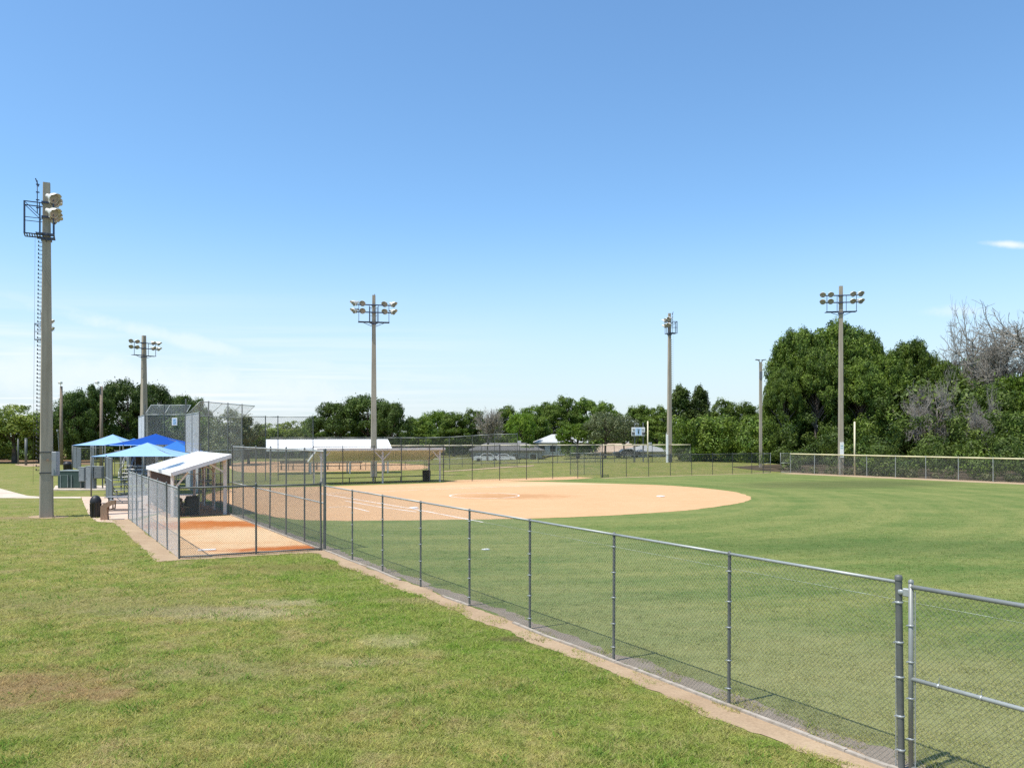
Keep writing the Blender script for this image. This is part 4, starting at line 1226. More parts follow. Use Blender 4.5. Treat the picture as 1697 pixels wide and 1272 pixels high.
def flood_pole(label, x, y, z0, h, wb, wt, rz, pegs=0, lean=0, yaws=None, arm=2.0, group='flood-light poles round the ball fields', peg_from=.14, lsc=.84):
    root = thing('floodlight_pole', label, 'light pole', (x, y, z0), rz, group)
    root.rotation_euler = (0, lean, rz) if not lean else (0, 0, rz)
    mb = MB()
    vs = []
    N = 12
    for k in range(N + 1):
        t = k / N; ww = (wb + (wt - wb) * t) / 2; c = ww * .16; z = -.3 + (h + .3) * t
        for a, b in ((-ww + c, -ww), (ww - c, -ww), (ww, -ww + c), (ww, ww - c), (ww - c, ww), (-ww + c, ww), (-ww, ww - c), (-ww, -ww + c)):
            vs.append((a, b, z))
    fs = [(k * 8 + i, k * 8 + (i + 1) % 8, k * 8 + 8 + (i + 1) % 8, k * 8 + 8 + i) for k in range(N) for i in range(8)] + [tuple(N * 8 + i for i in range(8))]
    mb.add(vs, fs); mb.build('pole', M['pole'], root, False)
    for zz in (h - 1.05, h - 1.8):
        mb = MB(); mb.bar((-arm, -.32, zz), (arm, -.32, zz), .09, .11); mb.box((0, -.05, zz), (wt + .12, wt + .22, .1)); mb.bar((0, -.34, zz), (0, 0, zz), .12, .1)
        mb.build('crossarm', M['navy_steel'], root, False)
        for i, xx in enumerate((-arm + .1, -arm + .88, arm - .88, arm - .1)):
            yw = (yaws or (-28, -12, 12, 28))[i] + random.uniform(-7, 7)
            lo = inst('floodlight', lamp_me, root, (xx, -.28, zz + .10 + .05), (math.radians(22 + random.uniform(-3, 5)), 0, math.radians(yw)), (lsc, lsc, lsc))
            inst('lens', lens_me, lo)
    # service platform and its frame
    zp = h - 2.75; pl = min(1.55, arm * .85)
    mb = MB()
    for yy in (.0, .26, .52, .78):
        mb.bar((-pl, yy - .55 + .2, zp), (pl, yy - .55 + .2, zp), .05, .05)
    for xx in (-pl, -pl * .66, -pl * .33, pl * .33, pl * .66, pl):
        mb.bar((xx, -.38, zp - .01), (xx, .46, zp - .01), .04, .04)
    mb.box((0, 0, zp - .18), (wt + .16, wt + .16, .14))
    mb.bar((-pl * .77, 0, zp), (0, 0, zp - .5), .05, .05); mb.bar((pl * .77, 0, zp), (0, 0, zp - .5), .05, .05)
    mb.build('platform', M['navy_steel'], root, False)
    mb = MB()
    for xx in (-pl * .97, -pl * .3, pl * .3, pl * .97):
        mb.bar((xx, -.32, zp), (xx, -.32, h - 1.1), .05, .05)
    mb.build('support_frame', M['navy_steel'], root, False)
    if pegs:
        for k in range(pegs):
            t = peg_from + (.82 - peg_from) * k / max(1, pegs - 1)
            ww = (wb + (wt - wb) * t) / 2
            inst('climbing_peg', peg_me, root, (0, ww - .02, h * t))
        # cage at the back
        mb = MB()
        a, b, c = .38, .98, 1.6
        for xx in (-a, a):
            for yy in (.3, b):
                mb.bar((xx, yy, zp), (xx, yy, zp + c), .04, .04)
            mb.bar((xx, .2, zp + c), (xx, b, zp + c), .045, .045); mb.bar((xx, .2, zp + .8), (xx, b, zp + .8), .03, .03); mb.bar((xx, .25, zp + .9), (xx, b, zp + c), .03, .03)
        mb.bar((-a, b, zp + c), (a, b, zp + c), .045, .045); mb.bar((-a, b, zp + .8), (a, b, zp + .8), .03, .03)
        for k in range(7):
            yy = .3 + (b - .3) * k / 6
            mb.bar((-a, yy, zp), (a, yy, zp), .05, .03)
        for xx in (-.25, 0, .25): mb.bar((xx, b, zp), (xx, b, zp + c), .025, .025)
        mb.bar((-a, .2, zp - .02), (-a, b, zp - .02), .05, .05); mb.bar((a, .2, zp - .02), (a, b, zp - .02), .05, .05)
        mb.build('service_cage', M['navy_steel'], root, False)
        mb = MB(); mb.tube((.1, .42, h - 1.6), (.1, .42, h + .1), .025, n=6)
        for zz in (h - 1.3, h - .9, h - .5, h - .1): mb.box((.1, .40, zz), (.05, .16, .05))
        mb.bar((.1, .36, h - .2), (.1, .50, h + .2), .07, .05)
        mb.build('antenna', M['navy_steel'], root, False)
        mb = MB(); mb.tube((.12, wb / 2 + .28, h * .1), (.12, wt / 2 + .35, h - 2.8), .006, n=4)
        mb.build('safety_cable', M['galv'], root, False)
    return root


x, y = G(77, 856.5)
hp = H + (HY - 302) * y / F
near_pole = flood_pole('tallest concrete flood-light pole standing on the lawn at the left', x, y, 0, hp, .64, .33, math.radians(118), 58, 0, (-42, -22, -52, -8), .8, lsc=.75)
near_pole.rotation_euler = (0, math.radians(.55), math.radians(118))
# switch box and straps on the near pole
Y = y
mb = MB(); c = P(92.3, 768, Y); mb.box((c[0], c[1], c[2]), (.26, .34, 1.24), 0, .02)
R0 = Matrix.LocRotScale(near_pole.location, near_pole.rotation_euler, None).inverted()
mb.v = [tuple(R0 @ Vector(v)) for v in mb.v]; mb.build('switch_box', M['box_grey'], near_pole, False)
for py in (749, 783):
    zc = P(0, py, Y)[2]; wz = .64 + (.33 - .64) * zc / hp
    mb = MB(); mb.box((0, 0, zc), (wz + .03, wz + .03, .05)); mb.build('strap', M['dark_steel'], near_pole, False)
zc = P(0, 762, Y)[2]
mb = MB(); cc = R0 @ Vector(P(79, 762, Y - .36)); mb.box(tuple(cc), (.12, .12, .12)); mb.build('junction_plate', M['tan'], near_pole, False)

x, y = P(76, 0, 82)[:2]
flood_pole('concrete flood-light pole almost hidden behind the tallest pole', x, y, 0, H + (HY - 519) * 82 / F, .6, .32, math.radians(121), 40, 0, None, 1.1)
x, y = P(238.5, 0, 110)[:2]
flood_pole('distant flood-light pole rising behind the numbered backstop', x, y, 0, H + (HY - 556) * 110 / F, .95, .45, math.radians(52), 0, 0, None, 2.0)
x, y = P(619.5, 0, 81)[:2]
flood_pole('concrete flood-light pole rising behind the far dugout', x, y, 0, H + (HY - 489) * 81 / F, .66, .32, math.radians(12), 30, 0, (-60, -10, -15, 50))
x, y = P(1109.5, 0, 109.5)[:2]
flood_pole('flood-light pole with a service cage on the green bank', x, y, gz(x, y), H + (HY - 519) * 109.5 / F - gz(x, y), .62, .33, math.radians(-80), 46, 0, None, 1.0)
x, y = G(1393.5, 786.5)
rpole = flood_pole('flood-light pole with eight lamps in front of the dark woods', x, y, 0, H + (HY - 474) * y / F, .52, .34, math.radians(-8), 0, 0, (-14, -6, 8, 20))
# notice on that pole
cz = H - (745 - HY) * y / F
mb = MB(); mb.box((.03, -.29, cz), (.40, .03, 1.62), 0, .008); nb_ = mb.build('notice', M['white'], rpole, False)
mb = MB(); mb.box((.03, -.309, cz + .42), (.26, .006, .10)); mb.box((.03, -.309, cz + .18), (.30, .006, .07)); mb.box((.03, -.309, cz - .62), (.22, .006, .16)); mb.build('print', M['sign_ink'], nb_, False)

# ------------------------------------------------------------------ smaller poles
x, y = G(1260.5, 778)
zt = H + (HY - 600) * y / F
lp_ = thing('street_lamp', 'slim parking-lot lamp with twin flat heads by the gate', 'lamp post', (x, y, 0))
mb = MB(); mb.bar((x, y, -.2), (x, y, zt), .30, .30); mb.build('pole', M['pole'], lp_)
for s in (-1, 1):
    mb = MB(); mb.bar((x, y, zt - .08), (x + s * .28, y, zt + .24), .07, .07)
    mb.slab([(x + s * .12, y - .2, zt + .30), (x + s * .62, y - .2, zt + .36), (x + s * .62, y + .2, zt + .36), (x + s * .12, y + .2, zt + .30)], .09)
    mb.build('lamp_head', M['box_dark'], lp_)
mb = MB(); mb.box((x, y - .1, zt - 1.6), (.33, .2, .9)); mb.build('sleeve', M['box_dark'], lp_)
for px, pb, pt_, w_, lab, side_ in ((101.5, 770, 640, .42, 'wooden lamp pole right of the tallest concrete pole', 0), (168, 773, 640, .40, 'wooden lamp pole with a white lamp beside the pale blue canopy', -1)):
    x, y = G(px, pb); zt = H + (HY - pt_) * y / F
    r_ = thing('lamp_pole', lab, 'lamp post', (x, y, 0), group='wooden lamp poles on the left')
    mb = MB(); mb.tube((x, y, -.2), (x, y, zt), w_ * .62, w_ * .42, n=12); mb.build('pole', M['wood_pole'], r_)
    mb = MB(); mb.bar((x, y, zt - .3), (x + side_ * .5, y - .2, zt + .35), .06, .06); mb.box((x + side_ * .45, y - .25, zt + .5), (.42, .55, .32), 0, .05)
    mb.build('lamp_head', M['lamp'], r_)
    if side_ == 0:
        mb = MB(); mb.box((x - .42, y - .2, 4.9), (.18, .3, .3), 0, .03); mb.bar((x - .42, y - .1, 4.75), (x - .3, y, 1.5), .05, .05); mb.build('meter_box', M['box_grey'], r_)
for px, pb, pt_, r__, lab in ((30, 769, 727, .10, 'thin grey post left of the sand patch'), (43, 770.5, 726, .17, 'thicker grey post on the sand patch')):
    x, y = G(px, pb); zt = H + (HY - pt_) * y / F
    mb = MB(); mb.tube((x, y, -.1), (x, y, zt), r__, n=12); mb.lathe([(r__ * 1.1, zt - .03), (r__ * 1.1, zt + .03), (.001, zt + .06)], (x, y, 0), 12)
    tag(mb.build('grey_post', M['galv']), lab, 'post', 'two short grey posts under the trees')
for px, Yp, pt_, mt_, lab in ((1414.6, 0, 699, M['yellow_pale'], 'pale yellow foul pole on the outfield fence before the woods'), (1073.5, 108, 698, M['yellow_pale'], 'pale yellow foul pole beside the scoreboard')):
    x, y = G(px, 787.2) if not Yp else P(px, 0, Yp)[:2]
    if not Yp: y -= .25
    zt = H + (HY - pt_) * y / F
    mb = MB(); mb.tube((x, y, gz(x, y) - .1), (x, y, zt), .085, n=10); mb.lathe([(.085, zt), (.06, zt + .04), (.001, zt + .05)], (x, y, 0), 10)
    tag(mb.build('foul_pole', mt_), lab, 'foul pole', 'pale yellow foul poles')

# scoreboard
Ys = 109
c = P(1057.8, 715, Ys); sc_ = thing('scoreboard', 'white and pale blue scoreboard on two grey posts beyond the back fence', 'scoreboard', (c[0], c[1], gz(c[0], c[1])))
wS, hS = 22.0 * Ys / F, 14 * Ys / F
mb = MB(); mb.box(c, (wS, .18, hS), 0, .02); mb.build('panel', M['white'], sc_)
mb = MB(); mb.box((c[0], c[1] - .10, c[2] + .02), (wS * .45, .03, hS * .86)); mb.build('centre_panel', M['board_blue'], sc_)
for dx in (-.38, .38):
    for k in (-.5, .5):
        mb = MB(); mb.box((c[0] + wS * dx + k * .20, c[1] - .10, c[2] - hS * .22), (.15, .04, hS * .36)); mb.build('digit_window', M['black'], sc_)
mb = MB(); mb.box((c[0], c[1] - .125, c[2] - hS * .05), (.18, .04, hS * .36)); mb.build('digit_window', M['green'], sc_)
for dx in (-.36, 0, .34):
    mb = MB(); mb.box((c[0] + wS * dx, c[1] - .125, c[2] + hS * .27), (.30, .04, hS * .09)); mb.build('caption_strip', M['box_dark'], sc_)
for px, pt_ in ((1052.2, 701), (1066.3, 699.5)):
    x = (px - CX) * Ys / F; zt = H + (HY - pt_) * Ys / F
    mb = MB(); mb.bar((x, Ys + .2, gz(x, Ys) - .2), (x, Ys + .2, zt), .16, .16); mb.build('post', M['galv'], sc_)
# white cabinet strip beside the bank pole
c = P(1105.6, 731, 108); mb = MB(); mb.box((c[0], c[1], 0.5 + 1.9), (.28, .25, 3.8), 0, .03)
tag(mb.build('utility_box', M['white']), 'tall narrow white box beside the flood-light pole on the bank', 'utility box')


# ------------------------------------------------------------------ shade canopies
def canopy(label, px, apx_y, eave_y, Y, half, mat, rz=0, legs=True, sag=.12, group='blue shade canopies'):
    cx = (px - CX) * Y / F; zt = H - (apx_y - HY) * Y / F; ze = H - (eave_y - HY) * (Y - half * .7) / F
    root = thing('shade_canopy', label, 'canopy', (cx, Y, 0), group=group)
    cr, sr = math.cos(rz), math.sin(rz)

    def W(a, b, z): return (cx + a * cr - b * sr, Y + a * sr + b * cr, z)
    mb = MB()
    cs = [(-half, -half), (half, -half), (half, half), (-half, half)]
    N = 10
    grid = {}
    for s in range(4):
        a, b = cs[s], cs[(s + 1) % 4]
        base = len(mb.v); idx = []
        for i in range(N + 1):
            row = []
            for j in range(N + 1):
                t, e = i / N, j / N
                x = a[0] + (b[0] - a[0]) * e; yy = a[1] + (b[1] - a[1]) * e
                k = 1 - t
                # edges pull in between the corners, hips sag a little
                pull = 1 - .06 * 4 * e * (1 - e) * k
                z = ze + (zt - ze) * t - sag * math.sin(math.pi * t) + .10 * 4 * e * (1 - e) * k * (1 - k) * 1.2
                mb.v.append(W(x * k * pull, yy * k * pull, z)); row.append(len(mb.v) - 1)
            idx.append(row)
        for i in range(N):
            for j in range(N):
                mb.f.append((idx[i][j], idx[i][j + 1], idx[i + 1][j + 1], idx[i + 1][j])); mb.sm.append(True)
    mb.build('fabric', mat, root)
    if legs:
        for a, b in cs:
            mb = MB(); mb.tube(W(a * .985, b * .985, 0), W(a * .985, b * .985, ze - .01), .05, n=8); mb.build('leg', M['galv'], root)
        mb = MB()
        for a, b in cs: mb.tube(W(a * .98, b * .98, ze - .06), W(a * .02, b * .02, zt - .12 - sag * .5), .03, n=6)
        mb.build('hip_frame', M['galv'], root)
    return root


canopy('near pale blue shade canopy beside the bullpen', 244.5, 733, 755.5, 58, 2.85, M['blue_light'], .12)
canopy('royal blue shade canopy behind the near pale blue one', 258, 718.5, 736.5, 72, 3.45, M['blue_dark'], .25)
canopy('mid blue shade canopy partly behind the backstop wing', 293, 730, 750, 66, 2.1, M['blue_mid'], .2)
canopy('far pale blue shade canopy at the left behind the lamp pole', 187, 719.5, 737.5, 80, 2.75, M['blue_light'], .1)
canopy('small strip of blue shade canopy behind the royal blue one', 222, 726, 738, 88, 2.4, M['blue_mid'], .1)


# bleachers
def bleacher(label, x, y, rz, L_, rows=4, rail=True):
    root = thing('bleacher', label, 'bleacher', (x, y, 0), rz, 'aluminium bleachers under the canopies')
    for k in range(rows):
        mb = MB(); mb.box((0, k * .6, .42 + k * .32), (L_, .26, .05), 0, .01); mb.build('seat_plank', M['alu'], root, False)
        mb = MB(); mb.box((0, k * .6 + .35, .18 + k * .30), (L_, .26, .04), 0, .01); mb.build('foot_plank', M['alu'], root, False)
    for s in (-.45, 0, .45):
        mb = MB()
        xx = s * L_
        mb.bar((xx, -.1, .02), (xx, rows * .6 + .1, .02), .06, .06); mb.bar((xx, -.1, .22), (xx, rows * .6, .3 + rows * .32), .05, .05)
        for k in range(rows): mb.bar((xx, k * .6, .02), (xx, k * .6, .40 + k * .32), .05, .05)
        mb.bar((xx, 0, .05), (xx, rows * .6, .2 + rows * .3), .04, .04)
        mb.build('frame', M['galv'], root, False)
    if rail:
        mb = MB(); zt = .42 + rows * .32
        for s in (-.5, .5):
            mb.tube((s * L_, .1, .5), (s * L_, rows * .6, zt + .75), .025, n=6); mb.tube((s * L_, .1, 0), (s * L_, .1, .9), .025, n=6); mb.tube((s * L_, .1, .9), (s * L_, rows * .6, zt + 1.0), .025, n=6)
            mb.tube((s * L_, rows * .6, 0), (s * L_, rows * .6, zt + 1.0), .025, n=6)
        mb.tube((-.5 * L_, rows * .6, zt + 1.0), (.5 * L_, rows * .6, zt + 1.0), .025, n=6)
        mb.build('guard_rail', M['alu'], root, False)
    return root


x, y = G(236, 798); bleacher('bleacher with guard rails under the near pale blue canopy', x, y + .5, .15, 4.6, 4)
x, y = G(196, 820.5); bleacher('low bleacher end beside the picnic table', x + .9, y + .2, .9, 2.4, 3, False)
x, y = P(262, 770, 71)[:2]; bleacher('bleacher in shade under the royal blue canopy', x, y, .2, 5.0, 4)

# picnic table
x, y = G(203, 845)
pt = thing('picnic_table', 'dark picnic table beside the left bullpen fence post', 'picnic table', (x, y, 0), .12)
mb = MB(); mb.box((0, 0, .75), (1.7, .75, .05), 0, .012); mb.build('table_top', M['box_dark'], pt, False)
for s in (-1, 1):
    mb = MB(); mb.box((0, s * .68, .45), (1.7, .27, .045), 0, .012); mb.build('seat', M['black'], pt, False)
for s in (-1, 1):
    mb = MB(); xx = s * .62
    mb.tube((xx, -.68, .43), (xx, -.62, .06), .035, n=8); mb.tube((xx, -.62, .06), (xx, .62, .06), .035, n=8); mb.tube((xx, .62, .06), (xx, .68, .43), .035, n=8)
    mb.tube((xx, -.3, .06), (xx, -.3, .73), .035, n=8); mb.tube((xx, .3, .06), (xx, .3, .73), .035, n=8)
    mb.build('leg_frame', M['black'], pt, False)

# dome-topped bin and drinking fountain
x, y = G(158.5, 857)
bin_((x, y), 'black dome-topped trash can behind the tan drinking fountain', .255, .80, True)
x, y = G(174.0, 861)
df_ = thing('drinking_fountain', 'tan concrete drinking fountain beside the dome-topped trash can', 'drinking fountain', (x, y, 0), .25)
prof = [(-.24, 0), (.22, 0), (.20, .14), (.16, .62), (.42, .74), (.66, .78), (.66, .97), (.36, .95), (.02, .84), (-.24, .70)]
mb = MB(); n = len(prof)
prof = [(a * .72, b) for a, b in prof]
mb.add([(a, -.17, b) for a, b in prof] + [(a, .17, b) for a, b in prof], [tuple(range(n)), tuple(range(2 * n - 1, n - 1, -1))] + [(i, i + n, (i + 1) % n + n, (i + 1) % n) for i in range(n)])
mb.build('pedestal', M['tan'], df_, False)
mb = MB(); mb.lathe([(.11, .975), (.115, .985), (.09, .972), (.03, .965), (.001, .965)], (.34, 0, 0), 16); mb.build('basin', M['galv_bright'], df_, False)
mb = MB(); mb.tube((.24, 0, .93), (.24, 0, 1.02), .015, n=8); mb.tube((.24, 0, 1.02), (.30, 0, 1.04), .012, n=8); mb.build('spout', M['galv_bright'], df_, False)

# electrical gear
x, y = G(112, 810.8); pad = MB(); pad.slab([(G(88, 812.5)[0], G(88, 812.5)[1], .10), (G(178, 812.5)[0], G(178, 812.5)[1], .10), (G(178, 806)[0], G(178, 806)[1], .10), (G(92, 806)[0], G(92, 806)[1], .10)], .2)
tag(pad.build('slab', M['concrete']), 'concrete slab under the electrical cabinets', kind='structure')
sc = y / F
tr = thing('transformer', 'dark green pad-mounted transformer box left of the grey cabinets', 'transformer', (x, y, .1))
xa, xb = (95.5 - CX) * sc, (134 - CX) * sc
mb = MB(); mb.box(((xa + xb) / 2, y + .75, .1 + .66), (xb - xa, 1.5, 1.32), 0, .03); mb.build('body', M['green'], tr)
mb = MB(); mb.box(((xa + xb) / 2, y + .75, .1 + 1.35), (xb - xa + .06, 1.56, .07), 0, .02); mb.build('lid', M['greenlight'], tr)
mb = MB(); mb.box((xa + .42, y - .02, .1 + .55), (.74, .05, .98), 0, .012); mb.build('door', M['green'], tr)
mb = MB()
for px in (101, 113, 119): mb.box(((px - CX) * sc, y - .05, .1 + .55), (.05, .05, 1.0))
mb.build('frame', M['greenlight'], tr)
for px0, px1, p0, p1, dep, legs, mt_, lab in ((135.5, 146, 774.5, 797, .35, True, 'box_grey', 'small grey electrical cabinet on legs next to the transformer'),
                                             (147, 160, 772.5, 811, .4, False, 'box_grey', 'tall grey electrical cabinet in the middle of the row'),
                                             (160.6, 175, 773, 792, .35, True, 'box_dark', 'dark grey electrical cabinet on posts at the right of the row')):
    xa, xb = (px0 - CX) * sc, (px1 - CX) * sc; za, zb = H - (p1 - HY) * sc, H - (p0 - HY) * sc
    r_ = thing('electrical_cabinet', lab, 'cabinet', ((xa + xb) / 2, y - .3, .1), group='grey electrical cabinets on the slab')
    mb = MB(); mb.box(((xa + xb) / 2, y - .3, (za + zb) / 2), (xb - xa - .03, dep, zb - za), 0, .02); mb.build('body', M[mt_], r_)
    mb = MB(); mb.box(((xa + xb) / 2, y - .3 - dep / 2 - .012, (za + zb) / 2), (xb - xa - .12, .03, zb - za - .1), 0, .008); mb.box((xa + .1, y - .3 - dep / 2 - .035, (za + zb) / 2), (.03, .03, .12)); mb.build('door', M[mt_], r_)
    mb = MB(); mb.box(((xa + xb) / 2, y - .3, zb + .03), (xb - xa, dep + .06, .04)); mb.build('lid', M['alu'], r_)
    if legs:
        for xx in (xa + .08, xb - .08):
            mb = MB(); mb.bar((xx, y - .3, 0), (xx, y - .3, za), .08, .08); mb.build('leg', M['galv'], r_)
x, y = G(112, 783)
bin_((x, y), 'black dome-topped trash can on the grass behind the transformer', .42, .95, True)
x, y = G(153, 776)
mb = MB(); mb.box((x, y, 1.5), (.5, .12, 3.0), 0, .02); tag(mb.build('display_case', M['box_grey']), 'grey upright panel inside the enclosure behind the cabinets', 'panel')


# ------------------------------------------------------------------ trees
def leaf_mesh(name, P_, N_, size, mat, rng):
    """one rhombic leaf spray per point"""
    n = len(P_)
    N_ = N_ / np.linalg.norm(N_, axis=1, keepdims=True)
    rv = rng.normal(size=(n, 3)); A = np.cross(N_, rv); A /= np.linalg.norm(A, axis=1, keepdims=True) + 1e-9
    B = np.cross(N_, A)
    s = size * rng.uniform(.6, 1.4, n)[:, None]
    v = np.empty((n, 4, 3), np.float32)
    v[:, 0] = P_ - A * s; v[:, 1] = P_ - B * s * .48 + N_ * s * .12; v[:, 2] = P_ + A * s; v[:, 3] = P_ + B * s * .48 + N_ * s * .12
    me = bpy.data.meshes.new(name)
    me.vertices.add(4 * n); me.vertices.foreach_set('co', v.reshape(-1))
    me.loops.add(4 * n); me.loops.foreach_set('vertex_index', np.arange(4 * n, dtype=np.int32))
    me.polygons.add(n); me.polygons.foreach_set('loop_start', np.arange(0, 4 * n, 4, dtype=np.int32)); me.polygons.foreach_set('loop_total', np.full(n, 4, np.int32))
    me.materials.append(mat); me.update(); me.validate()
    return me


def rand_dirs(rng, n):
    d = rng.normal(size=(n, 3)); return d / np.linalg.norm(d, axis=1, keepdims=True)


def crown_mesh(name, seed, R, z0, z1, nc, cr, nl, leaf, mat, squash=.8, inner=.35, shape=1.0):
    rng = np.random.default_rng(seed)
    d = rand_dirs(rng, nc); d[:, 2] = np.abs(d[:, 2]) * np.where(rng.random(nc) < .72, 1, -1)
    rad = inner + (1 - inner) * rng.random(nc) ** .45
    lob = rand_dirs(rng, 7); lobf = np.ones(nc)
    for l in lob: lobf += .22 * np.maximum(0, d @ l) ** 3 * rng.uniform(-.9, 1)
    zc, hz = (z0 + z1) / 2, (z1 - z0) / 2
    crr = cr * rng.uniform(.6, 1.35, nc)
    C = np.stack([d[:, 0] * rad * (R - cr * .7) * lobf, d[:, 1] * rad * (R - cr * .7) * lobf, zc + d[:, 2] * rad * (hz - cr * .5) * lobf], 1)
    # narrower towards the top
    t = np.clip((C[:, 2] - z0) / (z1 - z0), 0, 1)
    C[:, :2] *= (1 - (1 - shape) * t)[:, None]
    Ps, Ns = [], []
    for i in range(nc):
        k = int(nl * (crr[i] / cr) ** 2)
        u = rand_dirs(rng, k)
        # sub-clumps make the surface of each clump uneven
        sub = rand_dirs(rng, 6)
        near = np.max(u @ sub.T, axis=1)
        rr = crr[i] * (.50 + .68 * np.clip(near, 0, 1) ** 5) * rng.uniform(.72, 1.08, k)
        p = C[i] + u * rr[:, None] * np.array([1, 1, squash])
        Ps.append(p); Ns.append(u + rng.normal(size=(k, 3)) * .55 + np.array([0, 0, .15]))
    Pa, Na = np.concatenate(Ps), np.concatenate(Ns)
    # stray sprays beyond the outline
    ns = len(Pa) // 16
    ii = rng.integers(0, len(Pa), ns); Pa[ii] += rand_dirs(rng, ns) * cr * rng.uniform(.15, .75, ns)[:, None]
    Pa[:, 2] = np.maximum(Pa[:, 2], .05)
    return leaf_mesh(name, Pa, Na, leaf, mat, rng), C


def trunk_mesh(name, seed, h, r, C, mat, limbs=9, split=.35):
    rng = random.Random(seed)
    mb = MB()
    pts = [Vector((0, 0, -.3))]
    for k in range(1, 6):
        pts.append(Vector((rng.uniform(-.05, .05) * h * k / 5, rng.uniform(-.05, .05) * h * k / 5, h * k / 5)))
    rad = [r * (1.25 if k == 0 else 1 - .75 * k / 5) for k in range(6)]
    for k in range(5): mb.tube(pts[k], pts[k + 1], rad[k], rad[k + 1], 8, False)
    idx = list(range(len(C))); rng.shuffle(idx)
    for i in idx[:limbs]:
        c = Vector(C[i]); t = min(.95, max(split, (c.z / h) * .6))
        k = min(4, int(t * 5)); a = pts[k].lerp(pts[k + 1], t * 5 - k)
        m_ = a.lerp(c, .5) + Vector((rng.uniform(-.3, .3), rng.uniform(-.3, .3), abs(c.z - a.z) * .12))
        r0 = rad[k] * .55
        mb.tube(a, m_, r0, r0 * .65, 6, False); mb.tube(m_, c, r0 * .65, r0 * .2, 6, False)
    return mb.mesh(name, mat)


PROTO = {}


def proto(key, R, Hh, z0, nc, cr, nl, leaf, mat, bark='bark', squash=.8, inner=.35, shape=1.0, limbs=9, tr=.3, seed=0):
    cm_, C = crown_mesh('crown', seed, R, z0, Hh, nc, cr, nl, leaf, M[mat], squash, inner, shape)
    tm_ = trunk_mesh('trunk', seed, Hh * .8, tr, C, M[bark], limbs)
    PROTO[key] = (R, Hh, tm_, cm_)


proto('oak0', 6.5, 11, .8, 95, 1.35, 330, .155, 'leaf_dark', seed=1, inner=.6, squash=.7)
proto('oak1', 6.5, 11, .8, 105, 1.25, 330, .155, 'leaf_dark', seed=2, inner=.6, squash=.7)
proto('mid0', 5.5, 12, .6, 95, 1.15, 320, .148, 'leaf_mid', seed=3, shape=.85, inner=.6, squash=.7)
proto('mid1', 5.5, 12, .6, 100, 1.1, 320, .148, 'leaf_mid', seed=4, shape=.8, inner=.6, squash=.7)
proto('light0', 5, 8, .6, 110, .9, 120, .15, 'leaf_light', seed=5, inner=.3)
proto('fresh0', 5, 9, .6, 90, 1.0, 190, .17, 'leaf_fresh', seed=6, inner=.55)
proto('olive0', 5, 9, .5, 100, .95, 150, .15, 'leaf_olive', seed=7, shape=.7, inner=.45)
proto('vine0', 2.7, 14, .3, 95, .85, 220, .17, 'leaf_vine', seed=8, shape=.75, squash=1.3, inner=.55)
proto('feather0', 5.5, 9.5, 2.2, 110, .9, 90, .15, 'leaf_olive', seed=9, shape=.85, inner=.15, limbs=16, tr=.25)
proto('big0', 7.5, 19, 2.0, 250, 1.20, 400, .170, 'leaf_big', 'bark_grey', seed=10, limbs=30, tr=.45, inner=.58, squash=.92)
proto('big1', 7.5, 19, 1.5, 240, 1.25, 400, .170, 'leaf_big', 'bark_grey', seed=11, limbs=30, tr=.45, shape=.85, inner=.58, squash=.92)
proto('bush0', 3.2, 3.6, .1, 60, .8, 150, .18, 'leaf_big', seed=12)


def bare_meshes(seed, h, spread, levels=6, r0=.32, wind=0, mult=3):
    rng = random.Random(seed)
    tm_, bm_ = MB(), MB()

    def grow(p, d, ln, r, lv):
        q = p; dd = d.copy()
        for s in range(3):
            dd = (dd + Vector((rng.gauss(0, .14), rng.gauss(0, .14), rng.gauss(.03, .10)))).normalized()
            n_ = q + dd * ln / 3
            (tm_ if lv < 3 else bm_).tube(q, n_, r * (1 - .13 * s), r * (1 - .13 * (s + 1)), 7 if lv < 2 else (5 if lv < 4 else 3), False)
            if lv >= 1 and lv < levels and rng.random() < .75:
                sd_ = (dd * .8 + Vector((rng.gauss(0, .8), rng.gauss(0, .8), rng.gauss(.0, .45)))).normalized()
                grow(n_, sd_, ln * rng.uniform(.45, .7), max(.018, r * .45), lv + 1 if lv + 1 > 2 else 2)
            q = n_
        if lv < levels:
            for _ in range(mult if lv < 3 else 2):
                sd_ = (dd + Vector((rng.gauss(0, spread), rng.gauss(0, spread), rng.gauss(.02, spread * .55)))).normalized()
                grow(q, sd_, ln * rng.uniform(.62, .86), max(.018, r * (.70 if lv < 2 else .58)), lv + 1)
    grow(Vector((0, 0, -.3)), Vector((0, 0, 1)), h * .30, r0, 0)
    return tm_.mesh('trunk', M['bark_grey']), bm_.mesh('branches', M['twig'])


PROTO['bare1'] = (6.0, 15.0, *bare_meshes(37, 15, .85, 6, .36))
PROTO['bare0'] = (6.0, 15.0, *bare_meshes(52, 15, .75, 6, .40, 0, 2))
PROTO['slim'] = (2.5, 8.5, *bare_meshes(45, 8.5, .30, 6, .20))


def norm_proto(key):
    """true size of a prototype, so that it can be scaled to what the photograph shows"""
    R, Hh, tm_, cm_ = PROTO[key]
    co_ = np.empty(len(cm_.vertices) * 3, np.float32); cm_.vertices.foreach_get('co', co_); co_ = co_.reshape(-1, 3)
    r_ = np.percentile(np.abs(co_[:, 0]), 98.5); h_ = np.percentile(co_[:, 2], 99.7)
    PROTO[key] = (float(r_), float(h_), tm_, cm_)


for k in PROTO: norm_proto(k)


BARE_RZ = iter((.4, 2.1, 3.9, 5.2, 1.2))


